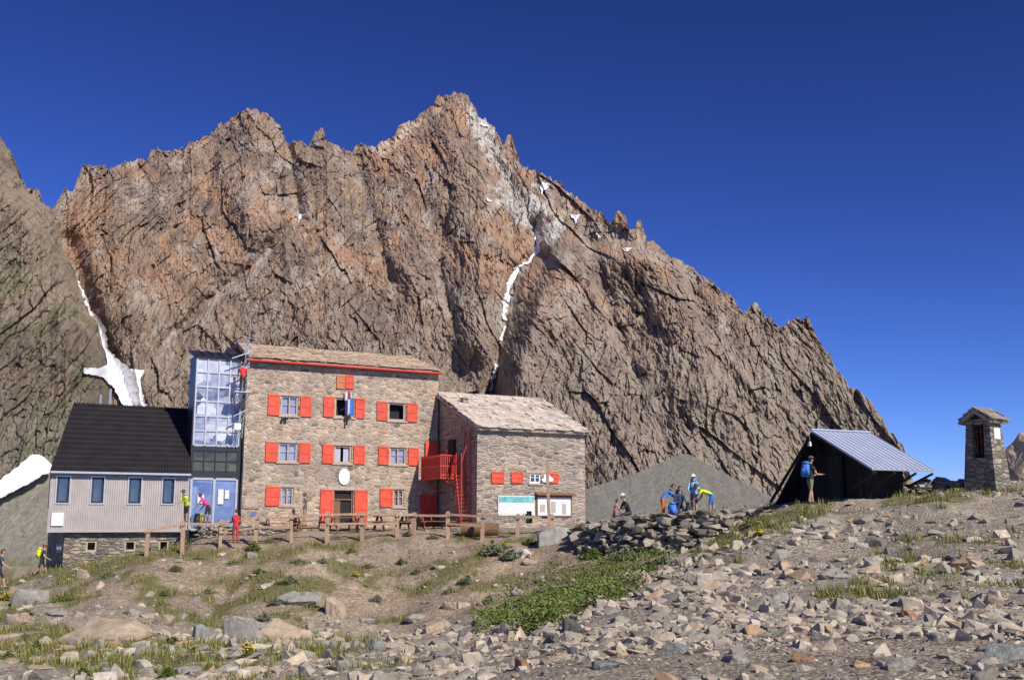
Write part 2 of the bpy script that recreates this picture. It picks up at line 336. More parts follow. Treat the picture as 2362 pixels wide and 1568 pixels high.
def main_depth(u,v):
    A,E=AE(u,v); Y0=620/(1-np.clip(E,-.2,.6)/1.2); x=A*Y0; z=E*Y0
    wx=x+20*(fbm(x/70,z/70,1,2)-.5)+3.2*(fbm(x/14,z/24,61,4)-.5); wz=z+20*(fbm(x/60+9,z/60,2,2)-.5)+3.2*(fbm(x/14,z/14,62,4)-.5)
    q1=(wx*.90+wz*.43); q2=(-wx*.43+wz*.90)
    d=-20*ridged(wx/60+wz/240,wz/240,5,2)
    d-=10*ridged(q1/26,q2/130,15,3)
    d-=5.5*ridged((wx-wz*.12)/10,wz/55,25,3)
    d-=4.6*facet(q1/13,q2/44,20,2.0,.6)
    d-=3.0*facet((wx-wz*.25)/5.5,wz/20,30,2.0,.6)
    d-=2.0*facet((wx+wz*.25)/2.6,wz/7,40,2.2,.6)
    d-=1.1*facet(wx/1.4,wz/2.8,50,2.2,.7)
    for pl,w,dp in GUL: d+=dp*np.exp(-(sdist(u,v,pl)/w)**2)
    for pl,w,dp in RID: d-=dp*np.exp(-(sdist(u,v,pl)/w)**2)
    uc=np.interp(v,[540,620,740,900,1100],[1268,1245,1185,1148,1120])
    d-=38*sm((u-uc)/50)*sm((v-545)/60)*sm((1900-u)/300)
    return Y0+d,A,E
def rangemesh(name,ridge,u0,u1,nc,vb,nr,depth,colf,jag,mat,seed,**k):
    uu=np.linspace(u0,u1,nc); rp=np.array(ridge,float); rv=np.interp(uu,rp[:,0],rp[:,1])
    rv=rv+jag*((fbm(uu/14,uu*0,seed,4)-.5)*3.4+facet(uu/9,uu*0,seed+1)*1.0)
    t=np.linspace(0,1,nr)[:,None]; V=vb+(rv[None]-vb)*t; U=np.broadcast_to(uu[None],V.shape)
    Y,A,E=depth(U,V); X=A*Y; Z=E*Y
    col=colf(U,V,X,Z)
    bx=[];by=[];bz=[]
    for kx in (1,2,3,4):
        f=kx/4; bx.append(X[-1]*(1+.03*kx)); by.append(Y[-1]+25*kx); bz.append(Z[-1]*(1-f*.9)-10*f)
    X=np.vstack([X]+[b[None] for b in bx]); Yy=np.vstack([Y]+[b[None] for b in by]); Z=np.vstack([Z]+[b[None] for b in bz])
    col=np.concatenate([col]+[col[-1:]]*4,0)
    P=np.stack([X,Yy,Z],-1).reshape(-1,3)
    return npmesh(name,P,gridfaces(X.shape[0],nc),mat,False,col=col.reshape(-1,3),kind='structure',**k)
def mixa(a,b,f): return a*(1-f[...,None])+b*f[...,None]
CS=1.5
def maincol(U,V,X,Z):
    c=np.empty(U.shape+(3,)); c[:]=(.235,.175,.135)
    n=fbm(X/40,Z/60,70,5); n2=fbm(X/9,Z/16,80,5); n3=fbm((X+Z)/25,Z/80,90,4); n4=fbm(X/4,Z/9,95,4)
    c=mixa(c,np.array((.30,.195,.135)),sm((n-.42)*5)*sm((950-V)/400))
    c=mixa(c,np.array((.165,.135,.115)),sm((n3-.5)*6)*.65)
    c=mixa(c,np.array((.34,.295,.25)),sm((n2-.54)*7)*.6)
    c=mixa(c,np.array((.36,.24,.14)),sm((n4-.6)*9)*.45*sm((850-V)/300))
    c=mixa(c,np.array((.24,.20,.165)),sm((V-640+(n-.5)*300)/250)*.7)
    c=mixa(c,np.array((.18,.175,.11)),sm((n2*.5+n*.5-.54)*9)*sm((V-680)/200)*.3)
    g=sdist(U,V,[(1112,285),(1145,350),(1185,440),(1225,500),(1255,530)]); c=mixa(c,np.array((.41,.385,.35)),sm((40+(n2-.5)*90-g)/18)*.9)
    g=sdist(U,V,[(1240,530),(1200,620),(1160,740),(1135,900)]); c=mixa(c,np.array((.36,.33,.29)),sm((10+(n2-.5)*50-g)/12)*.8)
    g=sdist(U,V,[(825,340),(880,345),(950,295),(1010,262)]); c=mixa(c,np.array((.42,.34,.27)),sm((20+(n2-.5)*50-g)/14)*.8)
    g=sdist(U,V,[(668,350),(690,430),(705,480),(590,610),(370,800)]); c=mixa(c,np.array((.34,.305,.265)),sm((8+(n2-.5)*50-g)/14)*.7)
    g=sdist(U,V,[(1340,520),(1450,560),(1620,650)]); c=mixa(c,np.array((.32,.285,.24)),sm((24+(n2-.5)*60-g)/20)*.6)
    return c*CS
ridge=[(-300,700),(60,600),(118,490),(135,455),(150,440),(168,440),(176,420),(190,383),(225,380),(260,383),(300,372),(340,365),(350,350),(375,345),(425,345),(440,330),(490,300),(520,280),(550,258),(590,250),(620,265),(632,282),(650,295),(660,325),(710,332),(722,318),(728,298),(745,295),(754,320),(775,332),(785,348),(815,348),(822,330),(838,334),(855,340),(880,325),(905,318),(925,288),(960,268),(1000,240),(1008,226),(1050,216),(1080,225),(1100,250),(1105,270),(1125,285),(1150,305),(1162,328),(1170,312),(1183,315),(1188,345),(1205,385),(1255,398),(1280,420),(1292,424),(1310,442),(1350,470),(1390,497),(1409,512),(1422,489),(1443,492),(1450,522),(1464,528),(1470,512),(1478,514),(1488,548),(1530,575),(1570,605),(1620,635),(1665,672),(1676,670),(1690,688),(1715,714),(1740,702),(1752,712),(1780,740),(1792,750),(1812,748),(1835,731),(1848,740),(1860,724),(1868,745),(1880,765),(1900,795),(1930,850),(1960,890),(2000,918),(2030,950),(2050,1000),(2075,1012),(2085,1035),(2100,1100),(2140,1200),(2260,1300)]
rangemesh('mountain',ridge,0,2240,1400,1340,700,main_depth,maincol,6,MM,101,label='sunlit brown rocky mountain massif with jagged summit ridge',category='mountain')
def left_depth(u,v):
    A,E=AE(u,v); Y0=470/(1-np.clip(E,-.2,.6)/1.3); x=A*Y0; z=E*Y0
    wx=x+14*(fbm(x/50,z/50,201,2)-.5)+2.5*(fbm(x/8,z/14,261,4)-.5); wz=z+14*(fbm(x/40+9,z/40,202,2)-.5)+2.5*(fbm(x/8,z/8,262,4)-.5)
    d=-18*ridged(wx/45+wz/200,wz/150,205,3)-4.5*ridged(wx/8,wz/40,208,3)-4*facet((wx-wz*.5)/12,wz/34,220,2,.6)-2.6*facet(wx/4.6,wz/13,230,2,.6)-1.6*facet(wx/2.2,wz/5,240,2,.6)-.8*facet(wx/1.2,wz/2,250)
    edge=np.interp(v,[320,440,485,600,690,750,850,1100],[0,62,120,160,190,225,250,262])
    d+=70*np.clip(1-(edge-u)/90,0,1)**2
    return Y0+d,A,E
def leftcol(U,V,X,Z):
    c=np.empty(U.shape+(3,)); c[:]=(.20,.16,.12); n=fbm(X/30,Z/40,270,5); n2=fbm(X/8,Z/12,280,4)
    c=mixa(c,np.array((.27,.215,.16)),sm((n-.5)*6)); c=mixa(c,np.array((.165,.17,.09)),sm((n2-.5)*7)*sm((V-480)/200)*.6)
    return mixa(c,np.array((.24,.22,.175)),sm((V-850)/200)*.5)*1.35
rangemesh('rock_spur',[(-700,150),(-300,230),(-100,280),(0,320),(15,335),(24,352),(38,375),(50,412),(62,438),(70,434),(90,440),(100,465),(120,487),(138,555),(165,610),(180,660),(200,710),(225,750),(245,815),(252,850),(256,960),(262,1150),(270,1340)],-500,268,480,1340,560,left_depth,leftcol,6,MM,301,label='dark brown craggy rock spur with grassy ledges',category='mountain')
def screed(Yb,seed,am=2.0):
    def f(u,v):
        A,E=AE(u,v); Y0=Yb/(1-np.clip(E,-.2,.3)/.65); x=A*Y0; z=E*Y0
        return Y0-am*fbm(x/12,z/12,seed,5)*4-am*.4*facet(x/2,z/2,seed+3),A,E
    return f
def screecol(base,green):
    def f(U,V,X,Z):
        c=np.empty(U.shape+(3,)); c[:]=base; n=fbm(X/12,Z/12,370,5)
        c=c*(.8+.4*fbm(X/3,Z/8,371,4))[...,None]
        return mixa(c,np.array((.17,.175,.10)),sm((n-.5)*6)*green)
    return f
MS=mount_mat('scree',.8,.5)
rangemesh('scree_fan',[(1200,1190),(1330,1135),(1400,1112),(1480,1086),(1540,1060),(1572,1046),(1592,1048),(1650,1080),(1720,1116),(1790,1150),(1900,1200)],1200,1900,300,1300,100,screed(420,360,.3),screecol((.20,.188,.165),.2),.4,MS,311,label='grey scree fan at the foot of the mountain',category='scree')
rangemesh('scree_slope',[(-400,1150),(0,1110),(60,1085),(130,1070),(230,1000),(330,940),(420,980),(600,1150)],-400,600,300,1400,130,screed(330,390,1.0),screecol((.25,.235,.19),.7),2,MS,321,label='grey green scree slope below the rock spur',category='scree')
# snow
def inpoly(u,v,poly):
    r=np.zeros(u.shape,bool); n=len(poly)
    for i in range(n):
        x0,y0=poly[i]; x1,y1=poly[(i+1)%n]
        if y0==y1: continue
        c=((y0>v)!=(y1>v))&(u<(x1-x0)*(v-y0)/(y1-y0)+x0); r^=c
    return r
def snow(poly,depth,off,label,st=1.3,smooth_=3,jit=7):
    p=np.array(poly,float); u=np.arange(p[:,0].min()-8,p[:,0].max()+8,st); v=np.arange(p[:,1].min()-8,p[:,1].max()+8,st)
    V,U=np.meshgrid(v,u,indexing='ij'); Y,A,E=depth(U,V)
    from_=Y.copy()
    for _ in range(smooth_):
        q_=np.pad(from_,1,mode='edge'); from_=(q_[:-2,1:-1]+q_[2:,1:-1]+q_[1:-1,:-2]+q_[1:-1,2:]+q_[1:-1,1:-1])/5
    Y=from_-off
    jx=U+jit*2*(fbm(U/11,V/11,400,3)-.5); jy=V+jit*2*(fbm(U/11+5,V/11,401,3)-.5); ins=inpoly(jx,jy,poly)
    fs=gridfaces(*U.shape); keep=ins.ravel()[fs].sum(1)>=2; fs=fs[keep]
    if len(fs)==0: return
    ids,inv=np.unique(fs,return_inverse=True); P=np.stack([A*Y,Y,E*Y],-1).reshape(-1,3)[ids]
    npmesh('snow_patch',P,inv.reshape(-1,4),M['snow'],True,kind='structure',label=label,category='snow')
snow([(176,640),(186,660),(206,705),(222,728),(243,760),(254,815),(303,850),(333,853),(320,880),(342,940),(285,940),(255,885),(192,860),(192,848),(238,848),(224,790),(216,738),(194,690)],main_depth,11,'long white snow tongue filling a gully',1.3,3,8)
snow([(194,847),(225,851),(246,843),(252,838),(262,850),(262,900),(252,886),(238,870),(215,864),(196,858)],left_depth,6,'white snow apron at the gully foot',1.2,2,5)
snow([(1232,522),(1250,545),(1245,582),(1224,604),(1203,615),(1184,642),(1174,680),(1167,738),(1159,735),(1162,690),(1172,650),(1186,620),(1216,602),(1237,580),(1232,545)],main_depth,2.6,'narrow broken snow strip in a steep couloir',1.1,1,8)
for s_ in ([(1253,420),(1264,424),(1260,434),(1254,438),(1250,452),(1247,440)],[(1320,496),(1340,494),(1332,500),(1329,506),(1329,520),(1325,505)],[(1375,535),(1381,540),(1388,547),(1379,548)],[(1432,567),(1445,571),(1457,571),(1450,578),(1440,580)],[(692,495),(704,496),(697,503),(689,512)],[(1104,286),(1118,287),(1128,291),(1112,293)],[(1124,457),(1136,460),(1128,464)],[(1161,750),(1166,752),(1158,785),(1153,782)],[(1144,840),(1149,842),(1134,900),(1128,900)]):
    snow(s_,main_depth,3.5,'small white snow patch on the rock face',.9,1,6)
snow([(-60,1160),(-60,1135),(0,1106),(40,1077),(76,1047),(96,1052),(122,1072),(118,1086),(90,1100),(60,1118),(0,1148)],screed(330,390,1.0),8,'white snowfield on grey scree',1.3,4,3)
# ---------- building frame
AL=math.radians(28.5); ca,sa=math.cos(AL),math.sin(AL)
O=pt(560,1100,58); O.z=0
HM=Matrix.Translation(O)@Matrix.Rotation(AL,4,'Z'); HI=HM.inverted()
def fp(u,v,yl=0.0):
    A,E=AE(u,v); d=Vector((A,1,E)); n=Vector((-sa,ca,0)); t=(O.dot(n)+yl)/d.dot(n); p=HI@(d*t); return p.x,p.z
def base(x,y,z=-.5): return HM@Matrix.Translation((x,y,z))
def panel(g,x0,x1,z0,z1,y,holes,rev=.28,mi=0):
    xs=sorted({x0,x1}|{h[i] for h in holes for i in (0,1)}); zs=sorted({z0,z1}|{h[i] for h in holes for i in (2,3)})
    for a,b in zip(xs[:-1],xs[1:]):
        for c,d in zip(zs[:-1],zs[1:]):
            mx,mz=(a+b)/2,(c+d)/2
            if any(h[0]<mx<h[1] and h[2]<mz<h[3] for h in holes): continue
            g.poly([(a,y,c),(b,y,c),(b,y,d),(a,y,d)],mi)
    for a,b,c,d in holes:
        g.poly([(a,y,c),(a,y+rev,c),(b,y+rev,c),(b,y,c)],mi); g.poly([(a,y,d),(b,y,d),(b,y+rev,d),(a,y+rev,d)],mi)
        g.poly([(a,y,c),(a,y,d),(a,y+rev,d),(a,y+rev,c)],mi); g.poly([(b,y,c),(b,y+rev,c),(b,y+rev,d),(b,y,d)],mi)
def window(par,h,y,opened=False,curt=True,mat='frame',mull=True,trim=True,lab=None):
    a,b,c,d=h; g=G(); w=.09; yy=y+.06
    g.box(a,a+w,yy,yy+.08,c,d); g.box(b-w,b,yy,yy+.08,c,d); g.box(a+w,b-w,yy,yy+.08,c,c+w); g.box(a+w,b-w,yy,yy+.08,d-w,d)
    m=(a+b)/2
    if mull and not opened: g.box(m-.035,m+.035,yy-.01,yy+.07,c+w,d-w)
    if mull and not opened:
        for xx in ((a+w,m-.035),(m+.035,b-w)): g.box(xx[0],xx[1],yy+.02,yy+.05,c+(d-c)*.55,c+(d-c)*.55+.03)
    if opened:
        for s0,xx in ((1,a+w),(-1,b-w)): T=Matrix.Translation((xx,yy+.08,0))@Matrix.Rotation(s0*1.2,4,'Z'); g.box(0 if s0>0 else -.35,.35 if s0>0 else 0,0,.03,c+w,c+w+.05,0,T); g.box(0 if s0>0 else -.35,.35 if s0>0 else 0,0,.03,d-w-.05,d-w,0,T)
    fr=g.obj('window',M[mat],par,HM)
    if lab: fr['label']=lab
    if not opened:
        g=G(); g.poly([(a+w,yy+.055,c+w),(b-w,yy+.055,c+w),(b-w,yy+.055,d-w),(a+w,yy+.055,d-w)]); g.obj('pane',M['glass'],fr,HM)
    if curt:
        g=G(); n=14
        for hx0,hx1,zz in ((a+w,a+(b-a)*.42,c+w),(b-(b-a)*.42,b-w,c+w)):
            for i in range(n):
                t0=hx0+(hx1-hx0)*i/n; t1=hx0+(hx1-hx0)*(i+1)/n; y0=yy+.12+.03*(i%2); y1=yy+.12+.03*((i+1)%2)
                g.poly([(t0,y0,zz),(t1,y1,zz),(t1,y1,d-w),(t0,y0,d-w)])
        g.obj('curtain',M['curtain'],fr,HM)
    g=G(); g.box(a-.3,b+.3,y+.5,y+.52,c-.3,d+.3); g.obj('room_shade_sheet',M['dark'],fr,HM)  # backing sheet coloured near-black to paint the unlit room
    if trim:
        g=G(); g.box(a-.12,b+.12,y-.07,y+.1,c-.1,c-.002); g.obj('sill',M['lintel'],fr,HM)
        g=G(); g.box(a-.22,b+.22,y-.03,y+.1,d+.002,d+.17); g.obj('lintel',M['lintel'],fr,HM)
    return fr
def shutter(par,h,y,mat='red'):
    a,b,c,d=h; g=G(); g.box(a,b,y-.06,y-.02,c,d)
    w=.07
    g.box(a+.004,a+w,y-.085,y-.061,c+.004,d-.004); g.box(b-w,b-.004,y-.085,y-.061,c+.004,d-.004)
    for zz in (c+.004,(c+d)/2-.04,d-.084): g.box(a+w+.002,b-w-.002,y-.085,y-.061,zz,zz+.08)
    n=6
    for i in range(1,n): 
        xx=a+(b-a)*i/n; g.box(xx-.006,xx+.006,y-.068,y-.0605,c+w,d-w)
    g.box(a-.03,a+.05,y-.1,y-.086,c+.12,c+.15); g.box(a-.03,a+.05,y-.1,y-.086,d-.15,d-.12)
    return g.obj('shutter',M[mat],par,HM)
def rect(u0,u1,v0,v1,y=0.0):
    a,z0=fp(u0,(v0+v1)/2,y); b,_=fp(u1,(v0+v1)/2,y); _,c=fp((u0+u1)/2,v1,y); _,d=fp((u0+u1)/2,v0,y); return (a,b,c,d)
def slabroof(g,e0,e1,r1,r0,rows,cols,t=.06,rnd=.25,lift=.05):
    e0,e1,r1,r0=map(Vector,(e0,e1,r1,r0)); n=(e1-e0).cross(r0-e0).normalized()
    if n.z<0:n=-n
    P=lambda s_,t_: (e0*(1-s_)+e1*s_)*(1-t_)+(r0*(1-s_)+r1*s_)*t_
    g.slab([P(0,0)-n*.08,P(1,0)-n*.08,P(1,1)-n*.08,P(0,1)-n*.08],.12)
    for j in range(rows):
        s_=-R.random()/cols
        while s_<1:
            w=(.6+R.random()*.9)/cols; a=max(0,s_); b=min(1,s_+w); s_+=w
            if b-a<.15/cols: continue
            t0=max(-.01,(j-.15-R.random()*rnd)/rows); t1=min(1,(j+1.15)/rows); sk=R.uniform(-.4,.4)/cols
            g.slab([P(a,t0)+n*(lift+R.random()*lift),P(b,t0+R.uniform(-.3,.3)/rows)+n*(lift+R.random()*lift),P(min(1,max(0,b+sk)),t1)-n*.01,P(min(1,max(0,a+sk)),t1)-n*.01],t)
# ---------- main house
HE=empty('stone_house',base(5.5,0),label='three-storey rubble stone mountain hut with red shutters',category='house')
W=fp(1010,1000)[0]; ez=(fp(570,828)[1]+fp(1008,862)[1])/2; zb=-1.3; HD=9.0
wins=[(rect(648,688,913,958),[(618,645,909,952),(692,718,912,957)],0,1),(rect(773,817,918,962),[(746,770,917,960),(819,841,921,964)],1,0),(rect(896,935,929,970),[(869,893,924,967),(938,962,928,970)],1,0),
 (rect(643,686,1021,1065),[(612,640,1016,1063),(689,716,1018,1066)],0,1),(rect(771,811,1027,1068),[(743,768,1022,1066),(815,841,1025,1070)],1,1),(rect(899,937,1032,1071),[(872,896,1028,1071),(941,965,1030,1073)],0,1),
 (rect(648,677,1123,1165),[(612,645,1121,1165)],0,1),(rect(907,932,1128,1168),[(876,905,1127,1168)],0,1)]
door=rect(769,815,1130,1207); door=(door[0],door[1],-.35,door[3])
g=G(); panel(g,0,W,zb,ez,0,[w[0] for w in wins]+[door])
rl=fp(565,789,4.4); rr=fp(940,822,4.4); rz=(rl[1]+rr[1])/2
g.poly([(W,0,zb),(W,HD,zb),(W,HD,ez),(W,4.5,rz-.25),(W,0,ez)]); g.poly([(0,0,zb),(0,0,ez),(0,4.5,rz-.25),(0,HD,ez),(0,HD,zb)])
g.poly([(0,HD,zb),(0,HD,ez),(W,HD,ez),(W,HD,zb)]); g.poly([(0,0,ez),(W,0,ez),(W,HD,ez),(0,HD,ez)])
g.obj('wall',M['house'],HE,HM)
g=G(); slabroof(g,(-.05,-.4,ez+.12),(W+.05,-.4,ez+.12),(W+.05,4.5,rz),(.5,4.5,rz),13,22,.05,.3,.04); slabroof(g,(W+.05,HD+.3,ez+.1),(-.05,HD+.3,ez+.1),(.5,4.5,rz),(W+.05,4.5,rz),6,12)
g.obj('roof',M['slab'],HE,HM)
g=G(); g.box(-.1,W+.1,-.46,-.4,ez-.09,ez-.0); g.box(-.08,W+.08,-.42,-.36,ez-.12,ez-.092); g.obj('gutter',M['redd'],HE,HM)
for i,(h,sh,op,cu) in enumerate(wins):
    window(HE,h,0,bool(op),bool(cu))
    for s_ in sh: 
        r=rect(*s_); shutter(HE,(r[0],r[1],h[2]-.03,h[3]+.03),0)
r=rect(776,796,865,897); shutter(HE,r,0,'redo'); r=rect(797,815,865,897); shutter(HE,r,0,'red')
a,b,c,d=door; g=G(); g.box(a,a+.1,.1,.2,c,d); g.box(b-.1,b,.1,.2,c,d); g.box(a+.1,b-.1,.1,.2,d-.1,d); g.box(a+.1,b-.1,.1,.2,d-.55,d-.47)
g.box(a+.1,a+.45,.16,.2,c,d-.55); dd=g.obj('door',M['twood'],HE,HM)
g=G(); g.poly([(a+.1,.21,c),(b-.1,.21,c),(b-.1,.21,d-.1),(a+.1,.21,d-.1)]); g.obj('pane',M['dark'],dd,HM)  # not glass: a near-black sheet painting the unlit inside
g=G(); g.box(a-.35,b+.35,-.035,.09,d+.002,d+.2); g.obj('lintel',M['lintel'],dd,HM)
for s_ in ((738,767,1128,1200),(817,847,1129,1200)): r=rect(*s_); shutter(HE,(r[0],r[1],-.3,door[3]+.02),0)
# signs on the house
x,z=fp(793,1099); g=G()
ring=lambda rx,rz_,y:[(x+rx*math.cos(t*math.pi/14),y,z+rz_*math.sin(t*math.pi/14)) for t in range(28)]
a_=ring(.33,.45,-.09); b_=ring(.33,.45,-.01); g.poly(a_[::-1]); 
for i in range(28): g.poly([a_[i],a_[(i+1)%28],b_[(i+1)%28],b_[i]])
sg=g.obj('oval_sign',M['white'],None,HM,label='white oval emblem sign on a stone wall',category='sign')
def board(u0,u1,v0,v1,y,fm,pm,label,inner=None):
    a,b,c,d=rect(u0,u1,v0,v1,y); g=G(); g.box(a,b,y-.06,y-.01,c,d,0); g.box(a+.09,b-.09,y-.075,y-.061,c+.09,d-.09,1)
    if inner:
        for i in range(inner[0]):
            for j in range(inner[1]):
                X0=a+.12+(b-a-.24)*(i+R.uniform(0,.3))/inner[0]; X1=X0+(b-a-.24)/inner[0]*R.uniform(.35,.7); Z0=c+.12+(d-c-.24)*(j+R.uniform(0,.2))/inner[1]; Z1=Z0+(d-c-.24)/inner[1]*R.uniform(.4,.75)
                g.box(X0,X1,y-.085,y-.0755,Z0,Z1,2)
    return g.obj('notice_board',[M[fm],M[pm],M['note']],None,HM,label=label,category='notice board')
board(560,596,1145,1172,0,'wood','lintel','small wooden notice board with papers on a stone wall',(3,2))
board(572,596,1176,1196,0,'wood','blue','small blue notice board on a stone wall')
# laundry
x0,z0=fp(797,903,-.15); LE=G()
def hang(dx,w,l,col_i,top=0):
    n=4
    for i in range(n):
        xa=x0+dx+w*i/n; xb=x0+dx+w*(i+1)/n; ya=-.2-.05*(i%2); yb=-.2-.05*((i+1)%2)
        LE.poly([(xa,ya,z0-top-l+R.uniform(-.05,.05)),(xb,yb,z0-top-l+R.uniform(-.05,.05)),(xb,yb,z0-top),(xa,ya,z0-top)],col_i)
hang(-.05,.16,.5,1);hang(.12,.14,.35,2,.02);hang(.27,.1,.3,1,.0);hang(-.02,.14,.8,5,.5);hang(.26,.22,1.0,0,.35);hang(.13,.13,.9,1,.42);hang(0,.3,.3,4,1.25);hang(.05,.1,.3,4,1.6)
LE.box(x0-.2,x0+.6,-.2,-.18,z0+.002,z0+.02,4)
LE.obj('laundry',[cloth((.08,.2,.6)),cloth((.75,.75,.78)),cloth((.6,.05,.06)),cloth((.03,.25,.1)),cloth((.03,.03,.04)),cloth((.05,.07,.25))],None,HM,label='blue, white, red and black clothes hung to dry at a window',category='laundry')
x,z=fp(655,965); g=G(); g.box(x-.14,x+.14,-.15,0,z,z+.05); g.box(x-.17,x-.03,-.3,-.14,z-.08,z+.04); g.box(x+.03,x+.17,-.3,-.14,z-.08,z+.04); g.obj('floodlight',M['dclad'],HE,HM)
# ---------- antenna mast on house corner
g=G(); mx=-.35
z0,z1=fp(548,1010,-.3)[1],fp(565,790,-.3)[1]
for dx,dy in ((-.12,-.35),(.12,-.35),(0,-.15)): g.cyl((mx+dx,dy,z0),(mx+dx+.3,dy,z1),.02)
nn=14
for i in range(nn):
    za=z0+(z1-z0)*i/nn; zc=z0+(z1-z0)*(i+1)/nn; o=.3*i/nn
    g.beam((mx-.12+o,-.35,za),(mx+.12+o,-.35,zc),.02,.02); g.beam((mx+.12+o,-.35,za),(mx+o,-.15,zc),.02,.02)
for zz,l in ((.25,.6),(.45,.5),(.7,.7),(.85,.8)): g.beam((mx-l+.2,-.4,z0+(z1-z0)*zz-.15),(mx+.35,-.4,z0+(z1-z0)*zz+.25),.05,.05)
g.cyl((mx+.3,-.3,z1),(mx+.35,-.3,z1+1.4),.022); g.cyl((mx+.1,-.3,z1-.3),(mx+.15,-.3,z1+.7),.012); g.beam((mx-.1,-.3,z1+.35),(mx+.7,-.3,z1+.2),.02,.02)
zpl=fp(545,903,-.7)[1]
g.box(mx-.55,mx+.35,-1.0,-.37,zpl-.05,zpl); g.beam((mx-.5,-.95,zpl-.05),(mx-.1,-.36,zpl-.7),.04,.04); g.beam((mx+.3,-.95,zpl-.05),(mx+.1,-.36,zpl-.7),.04,.04)
g.box(mx-.35,mx,-.55,-.36,fp(533,992,0)[1],fp(533,977,0)[1],1); g.box(mx-.1,mx+.2,-.5,-.37,z0+(z1-z0)*.3,z0+(z1-z0)*.37,2)
g.obj('antenna_mast',[M['steel'],M['white'],M['dclad'],M['redd']],None,HM,label='steel lattice antenna mast with boxes on the house corner',category='antenna')
# ---------- glass stair tower
TY=.35; tx0=fp(445,950,TY)[0]; tx1=-.02; ttop=fp(495,824,TY)[1]; TD=1.2
TE=empty('stair_tower',base((tx0+tx1)/2,TY),label='glazed stair tower with dark metal frame',category='tower')
g=G(); g.box(tx0,tx0+.1,TY,TY+TD,-1.3,ttop); g.box(tx1-.2,tx1-.02,TY,TY+TD,-1.3,ttop); g.box(tx0+.1,tx1-.2,TY+TD-.1,TY+TD,-1.3,ttop)
zc0=fp(495,1036,TY)[1]; zc1=fp(495,1030,TY)[1]; zd0=fp(495,1103,TY)[1]; zd1=fp(495,1088,TY)[1]
g.box(tx0+.1,tx1-.2,TY-.02,TY+.3,zd0,zd1); g.box(tx0+.1,tx1-.2,TY-.02,TY+1,zc0-.05,zc1)
g.obj('wall',M['dclad'],TE,HM)
g=G(); g.slab([(tx0-.1,TY-.15,ttop+.02),(tx1-.03,TY-.15,ttop+.02),(tx1-.03,TY+1.4,ttop+.5),(tx0-.1,TY+1.4,ttop+.5)],.1)
for i in range(6): xx=tx0-.05+(tx1-tx0)*i/5.3; g.beam((xx,TY-.15,ttop+.05),(xx,TY+1.4,ttop+.53),.05,.06)
g.obj('roof',M['dclad'],TE,HM)
def towmat(name,st,sc):
    m,nt,bs=newmat(name); v=coord(nt,(1,1,1.3)); vo=nd(nt,'ShaderNodeTexVoronoi',distance='CHEBYCHEV'); vo.inputs['Scale'].default_value=sc; L(nt,v,vo.inputs['Vector'])
    n=nd(nt,'ShaderNodeTexNoise',i_Scale=2.5,i_Detail=3.0); L(nt,v,n.inputs['Vector'])
    sp=nt.nodes.new('ShaderNodeSeparateColor'); L(nt,vo.outputs['Color'],sp.inputs[0]); ma=nd(nt,'ShaderNodeMath',operation='MULTIPLY_ADD'); L(nt,sp.outputs[0],ma.inputs[0]); ma.inputs[1].default_value=.5
    m5=nd(nt,'ShaderNodeMath',operation='MULTIPLY'); L(nt,n.outputs['Fac'],m5.inputs[0]); m5.inputs[1].default_value=.5; L(nt,m5.outputs[0],ma.inputs[2])
    r=ramp(nt,st); L(nt,ma.outputs[0],r.inputs[0]); L(nt,r.outputs[0],bs.inputs['Base Color']); bs.inputs['Roughness'].default_value=.1; return m
M['tglass']=towmat('tower_glass_reflections',[(.25,(.06,.08,.13)),(.42,(.24,.28,.38)),(.58,(.44,.47,.56)),(.75,(.62,.64,.70))],1.1)  # reflections and darker interior painted into the pane colour
M['tglass2']=towmat('dark_olive_glass',[(.3,(.03,.035,.02)),(.7,(.12,.12,.06))],1.2)
M['tglass3']=towmat('entrance_glass',[(.2,(.08,.13,.32)),(.7,(.24,.33,.56))],.8)
def glaz(z0,z1,nx,nz,mat,gm='tglass',gap=.05):
    X0=tx0+.1; X1=tx1-.2; g=G()
    for i in range(nx+1): xx=X0+(X1-X0)*i/nx; g.box(xx-gap/2,xx+gap/2,TY-.03,TY+.05,z0,z1)
    for j in range(nz+1):
        zz=z0+(z1-z0)*j/nz
        for i in range(nx): g.box(X0+(X1-X0)*i/nx+gap/2,X0+(X1-X0)*(i+1)/nx-gap/2,TY-.03,TY+.05,zz-gap/2,zz+gap/2)
    f=g.obj('window',mat,TE,HM); g=G(); g.poly([(X0,TY+.03,z0),(X1,TY+.03,z0),(X1,TY+.03,z1),(X0,TY+.03,z1)]); g.obj('pane',M[gm],f,HM); return f
glaz(zc1+.05,ttop-.05,4,6,M['steel'],gap=.08); glaz(zd1+.03,zc0-.08,4,2,M['dclad'],'tglass2'); glaz(-.35,zd0-.03,2,1,M['steel'],'tglass3',gap=.12)
for a,b,c,d in (rect(502,515,1128,1162,TY),rect(518,528,1130,1150,TY),rect(455,470,1140,1160,TY)): g=G(); g.box(a,b,TY-.05,TY-.035,c,d); g.obj('paper_notice',M['poster'],TE,HM)
